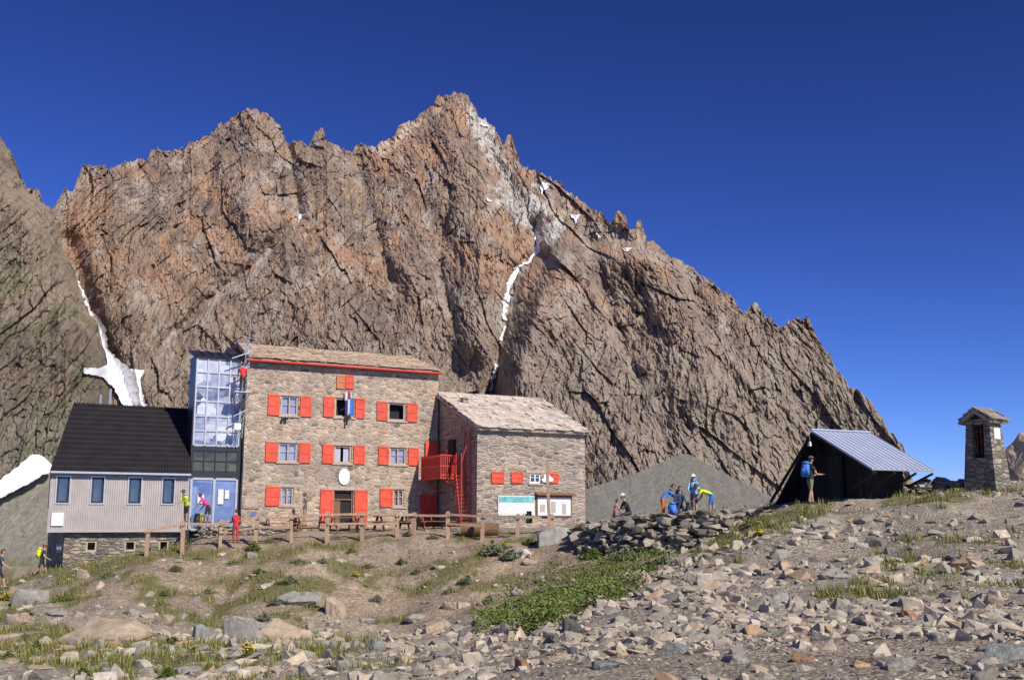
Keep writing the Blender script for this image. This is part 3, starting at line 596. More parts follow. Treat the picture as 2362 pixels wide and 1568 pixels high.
# ---------- grey metal building
BY=-.4; bx0,be=fp(118,1086,BY); bx1,_=fp(438,1088,BY); be=(be+fp(437,1091,BY)[1])/2; bx0b=fp(107,1222,BY)[0]; bz=fp(250,1224,BY)[1]; bb=-3.0
rlx,rlz=fp(172,929,BY+4.3); rrx,rrz=fp(430,942,BY+4.3); brz=(rlz+rrz)/2
GE=empty('metal_clad_building',base((bx0+bx1)/2,BY,-2.2),label='grey corrugated metal building with black roof on stone base',category='building')
wh=[rect(131,160,1098,1158,BY),rect(211,239,1100,1160,BY),rect(297,325,1102,1160,BY),rect(375,401,1106,1162,BY)]
zz0=sum(w[2] for w in wh)/4; zz1=sum(w[3] for w in wh)/4; wh=[(w[0],w[1],zz0,zz1) for w in wh]
g=G(); panel(g,bx0,bx1,bz,be,BY,wh,.2)
BD=8.2
g.poly([(bx0,BY,bz),(bx0,BY,be),(rlx,BY+4.3,brz-.1),(rlx,BY+4.3,bz)]); g.poly([(bx1,BY,bz),(bx1,BY+BD,bz),(bx1,BY+BD,be),(bx1,BY+4.3,brz-.1),(bx1,BY,be)])
g.poly([(rlx,BY+4.3,bz),(rlx,BY+4.3,brz-.1),(rlx,BY+BD,be),(rlx,BY+BD,bz)])
g.poly([(rlx,BY+BD,bz),(rlx,BY+BD,be),(bx1,BY+BD,be),(bx1,BY+BD,bz)]); g.poly([(bx0,BY,bz),(rlx,BY+BD,bz),(bx1,BY+BD,bz),(bx1,BY,bz)])
xx=bx0+.05
while xx<bx1-.08:
    segs=[(bz+.02,be-.02)]
    for w in wh:
        if w[0]-.1<xx+.04 and xx<w[1]+.1: segs=[(bz+.02,w[2]-.1),(w[3]+.1,be-.02)]
    for s_ in segs: g.box(xx,xx+.045,BY-.03,BY-.001,s_[0],s_[1])
    xx+=.11
g.box(bx0-.02,bx1+.02,BY-.06,BY-.032,bz-.06,bz+.06)
g.obj('wall',M['clad'],GE,HM)
for w in wh:
    f=window(GE,w,BY,False,False,'dclad',False,False)
    g=G(); a,b,c,d=w; g.box(a-.07,a,BY-.05,BY+.05,c-.07,d+.07); g.box(b,b+.07,BY-.05,BY+.05,c-.07,d+.07); g.box(a,b,BY-.05,BY+.05,c-.07,c); g.box(a,b,BY-.05,BY+.05,d,d+.07); g.obj('casing',M['steel'],f,HM)
g=G(); e0=Vector((bx0-.05,BY-.25,be-.05)); e1=Vector((bx1+.02,BY-.25,be-.05)); r1=Vector((rrx+.1,BY+4.3,brz)); r0=Vector((rlx,BY+4.3,brz))
g.slab([e0,e1,r1,r0],.1); g.slab([r0,r1,(bx1,BY+BD+.2,be),(rlx,BY+BD+.2,be)],.1)
nn=46
for i in range(nn+1):
    t=i/nn; g.beam(e0.lerp(e1,t)+Vector((0,-.0,.03)),r0.lerp(r1,t)+Vector((0,0,.03)),.05,.06)
for j in range(1,14):
    t=j/14; g.beam(e0.lerp(r0,t)+Vector((0,0,.015)),e1.lerp(r1,t)+Vector((0,0,.015)),.03,.05)
g.obj('roof',M['broof'],GE,HM)
g=G(); g.box(bx0-.05,bx1,BY-.36,BY-.26,be-.12,be-.02); g.obj('gutter',M['steel'],GE,HM)
g=G(); fh=[rect(198,224,1246,1272,BY+.3),rect(287,314,1247,1270,BY+.3),rect(366,390,1248,1268,BY+.3)]; zz0=fh[0][2]; zz1=fh[0][3]
fh=[(w[0],w[1],zz0,zz1) for w in fh]; fx0=fp(147,1260,BY+.3)[0]
panel(g,fx0,bx1,bb,bz-.002,BY+.3,fh,.2); g.poly([(fx0,BY+.3,bb),(fx0,BY+.3,bz-.002),(fx0,BY+BD-.3,bz-.002),(fx0,BY+BD-.3,bb)])
g.obj('stone_base',M['found'],GE,HM)
for w in fh: window(GE,w,BY+.3,False,False,'lintel',False,False)
g=G()
for u_ in (232,254): x,z=fp(u_,928,BY+4.5); g.cyl((x,BY+4.6,brz-.4),(x,BY+4.6,brz+(.55 if u_==232 else .9)),.07)
g.obj('flue_pipe',M['steel'],GE,HM)
g=G(); a,b,c,d=rect(118,146,1182,1212,BY); g.box(a,b,BY-.1,BY-.035,c,d); g.obj('meter_box',M['white'],GE,HM)
a,b,c,d=rect(129,142,1254,1274,BY+.2); g=G(); g.box(a,b,BY+.1,BY+.14,c,d); M['nblue']=simple('navy_sign',(.015,.02,.05),.5,.2,4,0); ws=g.obj('toilet_sign',M['nblue'],None,HM,label='dark blue sign with a white letter W',category='sign')
def text(s_,x,y,z,size,mat,parent,name='lettering'):
    cu=bpy.data.curves.new(name,'FONT'); cu.body=s_; cu.size=size; cu.extrude=.004; cu.align_x='CENTER'; cu.align_y='CENTER'
    o=bpy.data.objects.new('t',cu); SC.collection.objects.link(o); dg=bpy.context.evaluated_depsgraph_get(); me=bpy.data.meshes.new_from_object(o.evaluated_get(dg)); bpy.data.objects.remove(o)
    me.materials.clear(); me.materials.append(M[mat]); me.transform(Matrix.Translation((x,y,z))@Matrix.Rotation(math.pi/2,4,'X'))
    o=bpy.data.objects.new(name,me); link(o,parent,HM); return o
text('W',(a+b)/2,BY+.09,(c+d)/2,.24,'steel',ws)
# ---------- stone annex
AY=-4.9; ax0=W+.12; ax1=fp(1349,1080,AY)[0]; aez=(fp(1100,987,AY)[1]+fp(1345,994,AY)[1])/2; arl=fp(1012,902,.3); arr=fp(1240,917,.3); arz=(arl[1]+arr[1])/2
ax0=max(ax0,fp(1100,1080,AY)[0])
AEm=empty('stone_annex',base((ax0+ax1)/2,AY),label='grey stone annex with pale slab roof and small red shutters',category='building')
ah=[rect(1222,1248,1091,1114,AY)]
g=G(); panel(g,ax0,ax1,-1.3,aez,AY,ah); AD=5.5
g.poly([(ax0,AY,-1.3),(ax0,AY,aez),(ax0,.3,arz-.15),(ax0,AD,aez),(ax0,AD,-1.3)]); g.poly([(ax1,AY,-1.3),(ax1,AD,-1.3),(ax1,AD,aez),(ax1,.3,arz-.15),(ax1,AY,aez)]); g.poly([(ax0,AD,-1.3),(ax0,AD,aez),(ax1,AD,aez),(ax1,AD,-1.3)])
g.obj('wall',M['annex'],AEm,HM)
g=G(); slabroof(g,(ax0-.15,AY-.35,aez),(ax1+.15,AY-.35,aez),(ax1+.1,.3,arz),(ax0-.3,.3,arz),11,12,.07,.5,.06); slabroof(g,(ax1+.1,AD+.2,aez),(ax0-.15,AD+.2,aez),(ax0-.15,.3,arz),(ax1+.1,.3,arz),5,8)
g.obj('roof',M['slab2'],AEm,HM)
g=G(); x,z=fp(1070,925,-1.5); g.box(x-.16,x+.16,-1.75,-1.45,z-.4,z+.12); g.box(x-.24,x+.24,-1.85,-1.35,z+.12,z+.18); g.obj('chimney',M['annex'],AEm,HM)
window(AEm,ah[0],AY,False,False,'white',True,True)
for s_ in ((1133,1162,1087,1114),(1178,1206,1088,1114),(1256,1287,1090,1114)): shutter(AEm,rect(*s_,AY),AY)
x,z=fp(1262,1103,AY-.1); g=G(); pts=[]
for k in range(18):
    t=2*math.pi*k/18; rr_=.27+.07*math.cos(3*t+1); pts.append((x+rr_*1.25*math.cos(t),AY-.14,z+rr_*.85*math.sin(t)))
g.poly(pts[::-1]); q2=[(p[0],AY-.1,p[2]) for p in pts]; g.poly(q2)
for k in range(18): g.poly([pts[k],pts[(k+1)%18],q2[(k+1)%18],q2[k]])
g.obj('emblem_sign',M['white'],None,HM,label='white irregular shaped emblem sign on the annex wall',category='sign')
board(1148,1232,1143,1188,AY,'poster','poster','white trail map board with turquoise heading on stone wall')
a,b,c,d=rect(1150,1230,1145,1158,AY); g=G(); g.box(a,b,AY-.09,AY-.0765,c,d); g.obj('map_heading',M['teal'],None,HM,label='turquoise heading strip of a trail map board',category='sign')
board(1236,1318,1143,1192,AY,'twood','poster','dark wooden framed notice board with posters',(3,1))
a,b,c,d=rect(1233,1321,1136,1143,AY); g=G(); g.slab([(a,AY-.35,d-.12),(b,AY-.35,d-.12),(b,AY-.02,d+.02),(a,AY-.02,d+.02)],.04); g.obj('board_roof',M['twood'],None,HM,label='small dark wooden roof above a notice board',category='notice board')
# balcony + escape stair on annex left wall
BE=empty('balcony',base(ax0-.5,-2.5),label='red metal balcony with barred parapet and caged stair',category='balcony')
bw=1.25; by0,by1=-2.9,-.3; bfl=fp(1000,1092,-2.9)[1]
g=G(); g.box(ax0-bw,ax0-.01,by0,by1,bfl-.1,bfl)
g.beam((ax0-bw+.05,by0+.1,bfl-.1),(ax0-.05,by0+.1,bfl-1.0),.07,.07); g.beam((ax0-bw+.05,by1-.1,bfl-.1),(ax0-.05,by1-.1,bfl-1.0),.07,.07); g.obj('floor',M['redd'],BE,HM)
g=G()
n_=26
for i in range(n_+1): yy=by0+(by1-by0)*i/n_; g.box(ax0-bw-.03,ax0-bw,yy-.028,yy+.028,bfl-.25,bfl+1.0)
for i in range(9): xx=ax0-bw+.06+(bw-.35)*i/8; g.box(xx-.022,xx+.022,by0-.03,by0,bfl-.25,bfl+1.0)
for zz in (bfl-.27,bfl+.4,bfl+1.001): g.box(ax0-bw-.06,ax0-bw-.031,by0-.06,by1,zz,zz+.07); g.box(ax0-bw-.03,ax0-.25,by0-.06,by0-.031,zz,zz+.07)
g.obj('parapet',M['redd'],BE,HM)
g=G(); g.box(ax0-.95,ax0-.15,-.16,-.1,bfl+.02,bfl+2.0); g.box(ax0-.85,ax0-.25,-.175,-.161,bfl+.2,bfl+1.0); g.box(ax0-.85,ax0-.25,-.175,-.161,bfl+1.15,bfl+1.85); g.obj('door',M['red'],BE,HM)
g=G(); st=fp(1052,985,AY+1)[1]
for yy in (-4.2,-3.5):
    for xx in (ax0-.6,ax0-.08): g.cyl((xx,yy,-.5),(xx,yy,(bfl+1.1 if xx<ax0-.5 else st-.1)),.035)
for i in range(14):
    zz=-.3+i*(bfl+.3)/14
    g.beam((ax0-.6,-4.2,zz),(ax0-.6,-3.5,zz),.02,.025); g.box(ax0-.58,ax0-.1,-4.2+i*.05,-3.9+i*.05,zz+.1,zz+.12)
g.beam((ax0-.6,-4.2,-.4),(ax0-.6,-3.5,bfl),.04,.04); g.beam((ax0-.6,-4.2,bfl+.6),(ax0-.08,-4.2,st-.2),.03,.03)
for i in range(8): g.beam((ax0-.6,-3.5+i*.08,bfl),(ax0-.6,-3.5+i*.08,bfl+1.0),.02,.02)
g.obj('escape_stair',M['redd'],BE,HM)
g=G(); g.box(ax0-.12,ax0-.005,-2.2,-1.4,bfl,bfl+2.0); g.obj('doorway',M['dark'],BE,HM)
shutter(HE,(W-1.1,W-.1,-.35,1.6),-.02,'redd')
# ---------- rocks
def hull(seed,n=16,flat=1.0,rough=0):
    r=random.Random(seed); bm=bmesh.new()
    for _ in range(n):
        p=Vector((r.gauss(0,1),r.gauss(0,1),r.gauss(0,1))).normalized(); k=max(abs(p.x),abs(p.y),abs(p.z)); p=p/(k**.6)
        bm.verts.new((p.x*r.uniform(.8,1.05),p.y*.75,p.z*flat*r.uniform(.85,1)))
    o=bmesh.ops.convex_hull(bm,input=bm.verts); bmesh.ops.delete(bm,geom=[v for v in bm.verts if not v.link_faces],context='VERTS')
    if rough:
        bmesh.ops.bevel(bm,geom=bm.edges[:],offset=.09,segments=1,affect='EDGES',clamp_overlap=True)
        bmesh.ops.triangulate(bm,faces=bm.faces[:]); bmesh.ops.subdivide_edges(bm,edges=bm.edges[:],cuts=3,use_grid_fill=True)
        from mathutils import noise as mn
        for v in bm.verts: v.co+=v.co.normalized()*(mn.fractal(v.co*2.2+Vector((seed,0,0)),1,2,5)*rough)
    bmesh.ops.triangulate(bm,faces=bm.faces[:]); bm.verts.ensure_lookup_table()
    for i,v in enumerate(bm.verts): v.index=i
    V=np.array([v.co[:] for v in bm.verts]); Fc=np.array([[v.index for v in f.verts] for f in bm.faces]); bm.free(); return V,Fc
TPL=[hull(i,R.choice([10,14,18]),R.choice([.35,.5,.7,.9])) for i in range(20)]
def scatter_mesh(name,pos,sz,mat,tpls=TPL,lift=.15,tilt=.35,**k):
    Vs=[];Fs=[];o=0
    for i in range(len(pos)):
        V,Fc=tpls[NR.randint(len(tpls))]; az=NR.uniform(0,6.28); tx,ty=NR.uniform(-tilt,tilt,2)
        ca_,sa_=math.cos(az),math.sin(az); Rz=np.array([[ca_,-sa_,0],[sa_,ca_,0],[0,0,1]]); Rx=np.array([[1,0,0],[0,math.cos(tx),-math.sin(tx)],[0,math.sin(tx),math.cos(tx)]]); Ry=np.array([[math.cos(ty),0,math.sin(ty)],[0,1,0],[-math.sin(ty),0,math.cos(ty)]])
        s_=sz[i]*np.array([1,NR.uniform(.55,1),NR.uniform(.6,1.1)])
        P=(V*s_)@(Rz@Rx@Ry).T+pos[i]+np.array([0,0,lift*sz[i]]); Vs.append(P); Fs.append(Fc+o); o+=len(P)
    return npmesh(name,np.vstack(Vs),np.vstack(Fs),mat,False,**k)
def stone_density(u,v):
    d=.34+.6*sm((u-1180+(v-1450)*.9)/300)*sm((v-1150)/60)
    d=np.maximum(d,sm((v-1410)/60)*.9)
    d=np.where((u<1150)&(v<1410)&(v>1240),d*(.55+.9*sm((v-1300)/100)),d)
    d*=1-.6*np.clip(1.2-np.hypot((u-1330)/230,(v-1330)/95),0,1)
    return d
def samp(n,ymin,ymax):
    lq=NR.uniform(math.log(ymin),math.log(ymax),n); Y=np.exp(lq); A=NR.uniform(-.56,.56,n); X=A*Y; Z=gz(X,Y); return X,Y,Z
X,Y,Z=samp(140000,6.5,54); u,v=proj(X,Y,Z); cl=fbm(X/2.2,Y/2.2,500,3)
keep=NR.rand(len(X))<stone_density(u,v)*np.clip((cl-.30)*3.2,.14,1.0)
keep&=~((Y>51.5)&(u>400)&(u<1330)); keep&=(v<1600)&(u>-60)&(u<2420)
X,Y,Z=X[keep],Y[keep],Z[keep]; sz=.008+.016*NR.pareto(1.6,len(X)); sz=np.minimum(sz,.21)*np.clip(Y/16,.6,1.7)
scatter_mesh('loose_stones',np.stack([X,Y,Z],-1),sz,M['rock'],lift=.0,kind='stuff',label='loose grey and tan angular stones scattered over the slope',category='stones')
BT=[]
for i in range(9):
    V,Fc=hull(100+i,R.choice([14,20]),R.choice([.45,.6,.75]),.09); me=bpy.data.meshes.new('boulder'); me.from_pydata(V.tolist(),[],Fc.tolist()); me.materials.append(M['rock']); BT.append(me)
def cmat(c,n): return island('boulder_'+n,[(0,tuple(x*1.1 for x in c)),(1,tuple(x*1.35 for x in c))],3,.06)
CM={'tan':cmat((.34,.27,.20),'tan'),'grey':cmat((.27,.255,.225),'grey'),'blue':cmat((.215,.225,.21),'bluish'),'rust':cmat((.30,.18,.11),'rust'),'pale':cmat((.41,.38,.325),'pale'),'dark':cmat((.10,.105,.10),'dark')}
def boulder(u,v,wpx,hpx,c,lab,i,fb=45,rot=None):
    p=hit(u,v,fb); k=p.y/F; me=BT[i%9].copy(); me.materials.clear(); me.materials.append(CM[c]); o=bpy.data.objects.new('boulder',me)
    w=wpx*k/2; h=hpx*k/2
    link(o,None,Matrix.Translation(p+Vector((0,w*.4,h*.12)))@Matrix.Rotation(R.uniform(-.5,.5) if rot is None else rot,4,'Z')@Matrix.Rotation(R.uniform(-.15,.15),4,'Y')@Matrix.Diagonal((w,w*.9,h*1.7,1)))
    tag(o,label=lab,category='rock',group='boulders lying on the slope')
for i,(u_,v_,w_,h_,c_) in enumerate([(655,1478,125,85,'tan'),(545,1484,135,85,'grey'),(465,1474,60,50,'blue'),(220,1484,220,95,'tan'),(690,1394,120,70,'grey'),(65,1394,100,54,'grey'),(20,1482,80,50,'tan'),(1280,1252,90,60,'grey'),(1480,1352,110,70,'tan'),(2105,1425,64,42,'rust'),(1200,1545,60,34,'rust'),(1320,1468,60,60,'dark'),(2320,1532,150,70,'blue'),(1930,1335,80,44,'grey'),(1990,1265,40,20,'pale'),(2270,1380,36,20,'pale'),(1800,1390,55,36,'grey'),(1430,1440,60,34,'grey'),(1650,1420,50,30,'dark'),(185,1335,45,30,'tan'),(770,1424,60,70,'tan'),(860,1500,60,45,'blue'),(920,1475,50,35,'tan'),(800,1545,55,36,'grey'),(1020,1520,50,34,'grey'),(1560,1510,70,40,'blue'),(1700,1530,75,38,'grey'),(1855,1525,56,36,'rust'),(2050,1470,50,26,'pale'),(2170,1480,60,30,'grey'),(1980,1400,50,28,'tan'),(2280,1440,50,30,'blue'),(1620,1350,46,24,'grey'),(1760,1320,46,24,'tan'),(2340,1345,56,28,'grey'),(1160,1500,50,30,'tan'),(1110,1440,50,34,'grey'),(320,1545,70,30,'pale'),(430,1555,80,26,'grey'),(520,1550,70,24,'pale'),(90,1545,60,24,'tan'),(250,1555,50,22,'blue'),(1400,1545,80,40,'blue'),(2080,1545,85,40,'grey'),(1210,1285,60,34,'pale'),(1225,1300,44,24,'tan'),(700,1555,60,26,'pale'),(2060,1275,40,20,'grey'),(1850,1275,44,22,'grey'),(960,1430,60,34,'grey'),(1040,1405,44,26,'tan'),(850,1440,54,34,'grey'),(380,1440,60,36,'tan'),(300,1420,50,30,'grey'),(1200,1370,44,26,'grey'),(1260,1395,36,24,'pale'),(580,1285,36,18,'grey'),(890,1265,30,16,'grey'),(130,1420,60,36,'grey'),(40,1440,70,40,'tan'),(730,1465,50,40,'grey'),(1000,1455,60,30,'tan'),(930,1530,60,34,'tan'),(600,1450,50,30,'grey')]):
    boulder(u_,v_,w_,h_,c_,{'tan':'tan weathered boulder on stony ground','grey':'grey angular boulder on stony ground','blue':'bluish grey boulder on stony ground','rust':'rust coloured boulder among grey stones','pale':'pale grey rock among stones','dark':'dark grey upright rock among stones'}[c_],i)
X,Y,Z=samp(1500,8,46); u,v=proj(X,Y,Z); keep=NR.rand(len(X))<stone_density(u,v)*.8; keep&=(u>-20)&(u<2380)&(v<1600)
idx=np.where(keep)[0][:170]
for j in idx:
    o=bpy.data.objects.new('rock',BT[j%9]); s_=R.choice([.07,.09,.12,.17])*min(1.7,max(.7,Y[j]/16))
    link(o,None,Matrix.Translation((X[j],Y[j],Z[j]+s_*.05))@Matrix.Rotation(R.uniform(0,6.28),4,'Z')@Matrix.Rotation(R.uniform(-.3,.3),4,'X')@Matrix.Diagonal((s_,s_*.8,s_*.75,1)))
    tag(o,label='angular grey or tan rock lying on gravel',category='rock',group='rocks strewn over the slope')
# dry stone walls
def drywall(name,path,label,n,size,depth=.8,mat='drystone'):
    pos=[];sz=[]
    for _ in range(n):
        t=R.random()*(len(path)-1); i=int(t); f=t-i; a=path[i]; b=path[i+1]
        lo=a[0].lerp(b[0],f); top=a[1]+(b[1]-a[1])*f; h=R.random(); p=lo.copy(); p.z=lo.z+(top-lo.z)*h; 
        p.x+=R.uniform(-.1,.1); p.y+=R.uniform(0,depth)*(.35+.65*h)+ (h*.5); pos.append(p[:]); sz.append(R.uniform(.4,1.4)*size)
    tp=[hull(300+i,14,R.choice([.28,.36,.5])) for i in range(10)]
    scatter_mesh(name,np.array(pos),np.array(sz),M[mat],tp,0,.2,label=label,category='wall')
def pth(lst):
    out=[]
    for u_,vb_,vt_,Y_ in lst:
        b=pt(u_,vb_,Y_); t=pt(u_,vt_,Y_); b.z=min(b.z,gz1(b.x,b.y)+.1); out.append((b,t.z))
    return out
drywall('dry_stone_wall',pth([(1335,1250,1213,48.5),(1400,1265,1204,47),(1480,1278,1190,46),(1560,1278,1184,45),(1640,1264,1180,44.5),(1700,1238,1175,44.5),(1765,1205,1175,44.5)]),'dark rough dry stone wall of flat slabs',1100,.36,2.0)
drywall('dry_stone_wall',pth([(2045,1140,1122,43.5),(2120,1130,1108,43),(2180,1125,1105,43),(2235,1118,1110,42.5)]),'low pile of flat stones beside the shrine',70,.3,.6)
drywall('retaining_wall',pth([(445,1258,1212,53),(520,1256,1212,53.3),(620,1248,1216,54)]),'low stone retaining wall at the terrace edge',240,.2,.5)
drywall('retaining_wall',pth([(620,1245,1222,55),(900,1240,1222,56),(1100,1240,1222,55)]),'low stone edging along the terrace',200,.2,.4)
V,Fc=hull(781,40,1.0,.1); me=bpy.data.meshes.new('rock_outcrop'); me.from_pydata(V.tolist(),[],Fc.tolist()); me.materials.append(CM['tan']); o=bpy.data.objects.new('rock_outcrop',me); p=pt(2392,1085,50); link(o,None,Matrix.Translation(p)@Matrix.Diagonal((1.8,1.7,2.0,1))); tag(o,label='brown rounded rock outcrop behind the shrine',category='rock')
# ---------- vegetation
def leaves(pos,sz,up=.6):
    n=len(pos); az=NR.uniform(0,6.28,n); el=NR.uniform(.1,1.1,n)*up
    d=np.stack([np.cos(az)*np.cos(el),np.sin(az)*np.cos(el),np.sin(el)],-1); s_=np.stack([-np.sin(az),np.cos(az),np.zeros(n)],-1)
    up_=np.cross(s_,d); L_=sz[:,None]
    V=np.stack([pos,pos+d*L_*.5+s_*L_*.28+up_*L_*.08,pos+d*L_-up_*L_*.1,pos+d*L_*.5-s_*L_*.28+up_*L_*.08],1).reshape(-1,3)
    return V,np.arange(4*n).reshape(n,4)
def blades(pos,sz):
    n=len(pos); az=NR.uniform(0,6.28,n); ln=NR.uniform(.1,.6,n)
    d=np.stack([np.cos(az)*ln,np.sin(az)*ln,np.ones(n)],-1); s_=np.stack([-np.sin(az),np.cos(az),np.zeros(n)],-1)
    V=np.stack([pos-s_*sz[:,None]*.08,pos+s_*sz[:,None]*.08,pos+d*sz[:,None]],1).reshape(-1,3); return V,np.arange(3*n).reshape(n,3)
X,Y,Z=samp(460000,8,56); g_,_=masks(X,Y,Z); u,v=proj(X,Y,Z)
rich=np.clip(1.2-np.hypot((u-1330)/235,(v-1335+(u-1330)*.28)/85),0,1)
tuft=fbm(X/.35,Y/.35,640,2)
k1=(NR.rand(len(X))<g_*np.clip((tuft-.3)*4,0,1))&(rich<.4); 
V_,F_=blades(np.stack([X,Y,Z-.01],-1)[k1],NR.uniform(.05,.18,k1.sum())*np.clip(Y[k1]/25,.6,1.3)*np.clip(tuft[k1]*2,.6,1.5)); npmesh('grass',V_,F_,M['grass'],kind='stuff',label='short dry grass tufts on the stony slope',category='grass')
Xr,Yr,Zr=samp(300000,22,48); u,v=proj(Xr,Yr,Zr); nn_=fbm(Xr/1.0,Yr/1.0,610,6)
rich=np.clip(1.3-np.hypot((u-1345+(v-1350)*.5)/170,(v-1345+(u-1335)*.35)/70),0,1)+ .8*np.clip(1.2-np.hypot((u-1205)/90,(v-1425)/44),0,1)
kk=(NR.rand(len(Xr))<np.clip((rich*.85+(nn_-.5)*3.2-.30)*2.5,0,1))&(rich>.06); sel=np.where(kk)[0]; NR.shuffle(sel); sel=sel[:46000]; Xr,Yr,Zr,nn_=Xr[sel],Yr[sel],Zr[sel],nn_[sel]
hgt=np.clip((nn_-.38)*2.0,.03,.5); V_,F_=leaves(np.stack([Xr,Yr,Zr+hgt*NR.rand(len(Xr))],-1),NR.uniform(.05,.15,len(Xr))); npmesh('undergrowth',V_,F_,M['leaf'],kind='stuff',label='lush green leafy undergrowth in a hollow',category='plants')
def plant(u_,v_,wpx,hpx,mat,label,fl=False,fb=50):
    p=hit(u_,v_,fb); k=p.y/F; w=wpx*k/2; h=hpx*k*.6; n=int(230+wpx*6)
    a=NR.uniform(0,6.28,n); r_=NR.rand(n)**.6; lob=.65+.35*np.sin(a*3+u_)*np.sin(a*2+v_)+NR.uniform(-.2,.2,n); t=NR.rand(n)**.8
    P=np.stack([np.cos(a)*r_*w*lob,np.sin(a)*r_*w*lob*.8,t*h*(1-.85*r_)],-1); V_,F_=leaves(P,NR.uniform(.3,.85,n)*max(.1,h*.4))
    me=bpy.data.meshes.new('leafy_plant'); mi=[0]*len(F_); vs=V_.tolist(); fs=F_.tolist()
    if fl:
        for _ in range(25):
            j=NR.randint(n); c=P[j]+np.array([0,0,h*.3]); i=len(vs); s_=.035
            vs+=[(c+np.array(q_)*s_).tolist() for q_ in ((1,0,0),(0,1,0),(-1,0,0),(0,-1,0),(0,0,1))]
            for f in ((0,1,4),(1,2,4),(2,3,4),(3,0,4)): fs.append([i+x for x in f]); mi.append(1)
    me.from_pydata(vs,[],fs); me.materials.append(M[mat]); me.materials.append(M['flower']); me.polygons.foreach_set('material_index',mi)
    o=bpy.data.objects.new('leafy_plant',me); link(o,None,Matrix.Translation(p)); tag(o,label=label,category='plant',group='leafy plants on the bank')
for a in [(1078,1345,55,36,'leaf2'),(1135,1278,80,55,'leaf2'),(1180,1290,60,45,'leaf2'),(925,1302,36,24,'leaf'),(585,1268,50,34,'leaf'),(1000,1243,40,22,'leaf'),(870,1388,50,30,'leaf2'),(405,1318,50,28,'leaf'),(400,1490,66,40,'leaf'),(85,1500,60,40,'leaf'),(315,1495,70,30,'leaf'),(640,1392,60,28,'leaf2'),(670,1345,70,34,'leaf2'),(375,1375,36,20,'leaf'),(480,1368,60,24,'leaf2'),(610,1430,50,34,'leaf2'),(570,1520,60,34,'leaf'),(690,1515,110,34,'leaf'),(190,1560,60,40,'leaf'),(385,1560,60,40,'leaf'),(940,1237,30,26,'leaf'),(1220,1258,40,34,'leaf'),(1445,1290,90,50,'leaf2'),(1530,1300,60,36,'leaf2'),(1610,1275,60,30,'leaf2'),(1500,1315,60,36,'leaf'),(1725,1215,50,30,'leaf'),(810,1275,36,20,'leaf'),(745,1300,40,24,'leaf2'),(600,1320,40,20,'leaf'),(960,1325,44,22,'leaf'),(1040,1365,44,22,'leaf2'),(385,1430,40,24,'leaf2'),(450,1505,44,26,'leaf'),(1150,1440,50,40,'leaf'),(1230,1450,60,50,'leaf'),(1130,1390,44,34,'leaf2'),(20,1520,50,34,'leaf'),(1370,1290,80,44,'leaf'),(540,1300,60,20,'leaf'),(690,1300,80,22,'leaf'),(850,1310,50,18,'leaf'),(250,1330,70,22,'leaf'),(150,1385,80,26,'leaf'),(60,1420,60,30,'leaf')]:
    plant(*a,'clump of grey-green broad leaves on dry soil' if a[4]=='leaf2' else 'clump of bright green leaves on stony ground')
for a in [(15,1385,40,30,'leaf'),(1165,1265,40,30,'leaf2'),(1460,1270,50,30,'leaf'),(1755,1235,40,20,'leaf'),(570,1505,50,34,'leaf'),(820,1330,30,18,'leaf')]: plant(*a,'green plant clump with small yellow flowers',True)
# ---------- fence
FE=[(338,1220,1278,50.3),(421,1198,1260,51),(507,1197,1252,51.6),(588,1186,1248,52),(672,1185,1250,52.3),(755,1181,1240,52.8),(836,1180,1236,53.2),(917,1179,1234,53.4),(953,1179,1230,54),(1033,1179,1232,53.8),(1112,1184,1236,53.4),(1193,1186,1242,53),(1273,1184,1228,53)]
tops=[]; p0=pt(338,1278,50.3)
FO=empty('wooden_fence',Matrix.Translation(p0),label='weathered wooden post and rail fence along the terrace',category='fence')
for u_,vt,vb_,Y_ in FE:
    b=pt(u_,vb_,Y_); t=pt(u_,vt+R.uniform(-2,3),Y_); b.z=min(b.z,gz1(b.x,b.y))-.15; t.x=b.x; tops.append(t); g=G(); w=R.uniform(.075,.1)
    g.box(-w,w,-w,w,0,t.z-b.z-.03); g.box(-w*.8,w*.8,-w*.8,w*.8,t.z-b.z-.03,t.z-b.z+.02); g.obj('post',M['wood'],FO,Matrix.Translation(b)@Matrix.Rotation(R.uniform(-.3,.6),4,'Z')@Matrix.Rotation(R.uniform(-.05,.05),4,'Y'))
for i in range(len(tops)-1):
    a=tops[i]+Vector((0,-.14,-.13)); b=tops[i+1]+Vector((0,-.14,-.13+R.uniform(-.08,.06))); g=G(); g.beam(a-(b-a).normalized()*.12,b+(b-a).normalized()*.12,.05,R.uniform(.10,.14)); g.obj('rail',M['wood'],FO)
    if i in (2,3,5,6,9): 
        a=a-Vector((0,0,.45)); b=b-Vector((0,0,.45)); g=G(); g.beam(a,b,.05,.11); g.obj('rail',M['wood'],FO)
p=pt(1268,1222,52.6); g=G(); g.beam(Vector((p.x,p.y,p.z-.3)),Vector((p.x-.12,p.y,pt(1262,1060,52.6).z)),.15,.15); g.obj('wooden_pole',M['wood'],None,label='tall weathered square wooden pole beside the fence',category='pole')
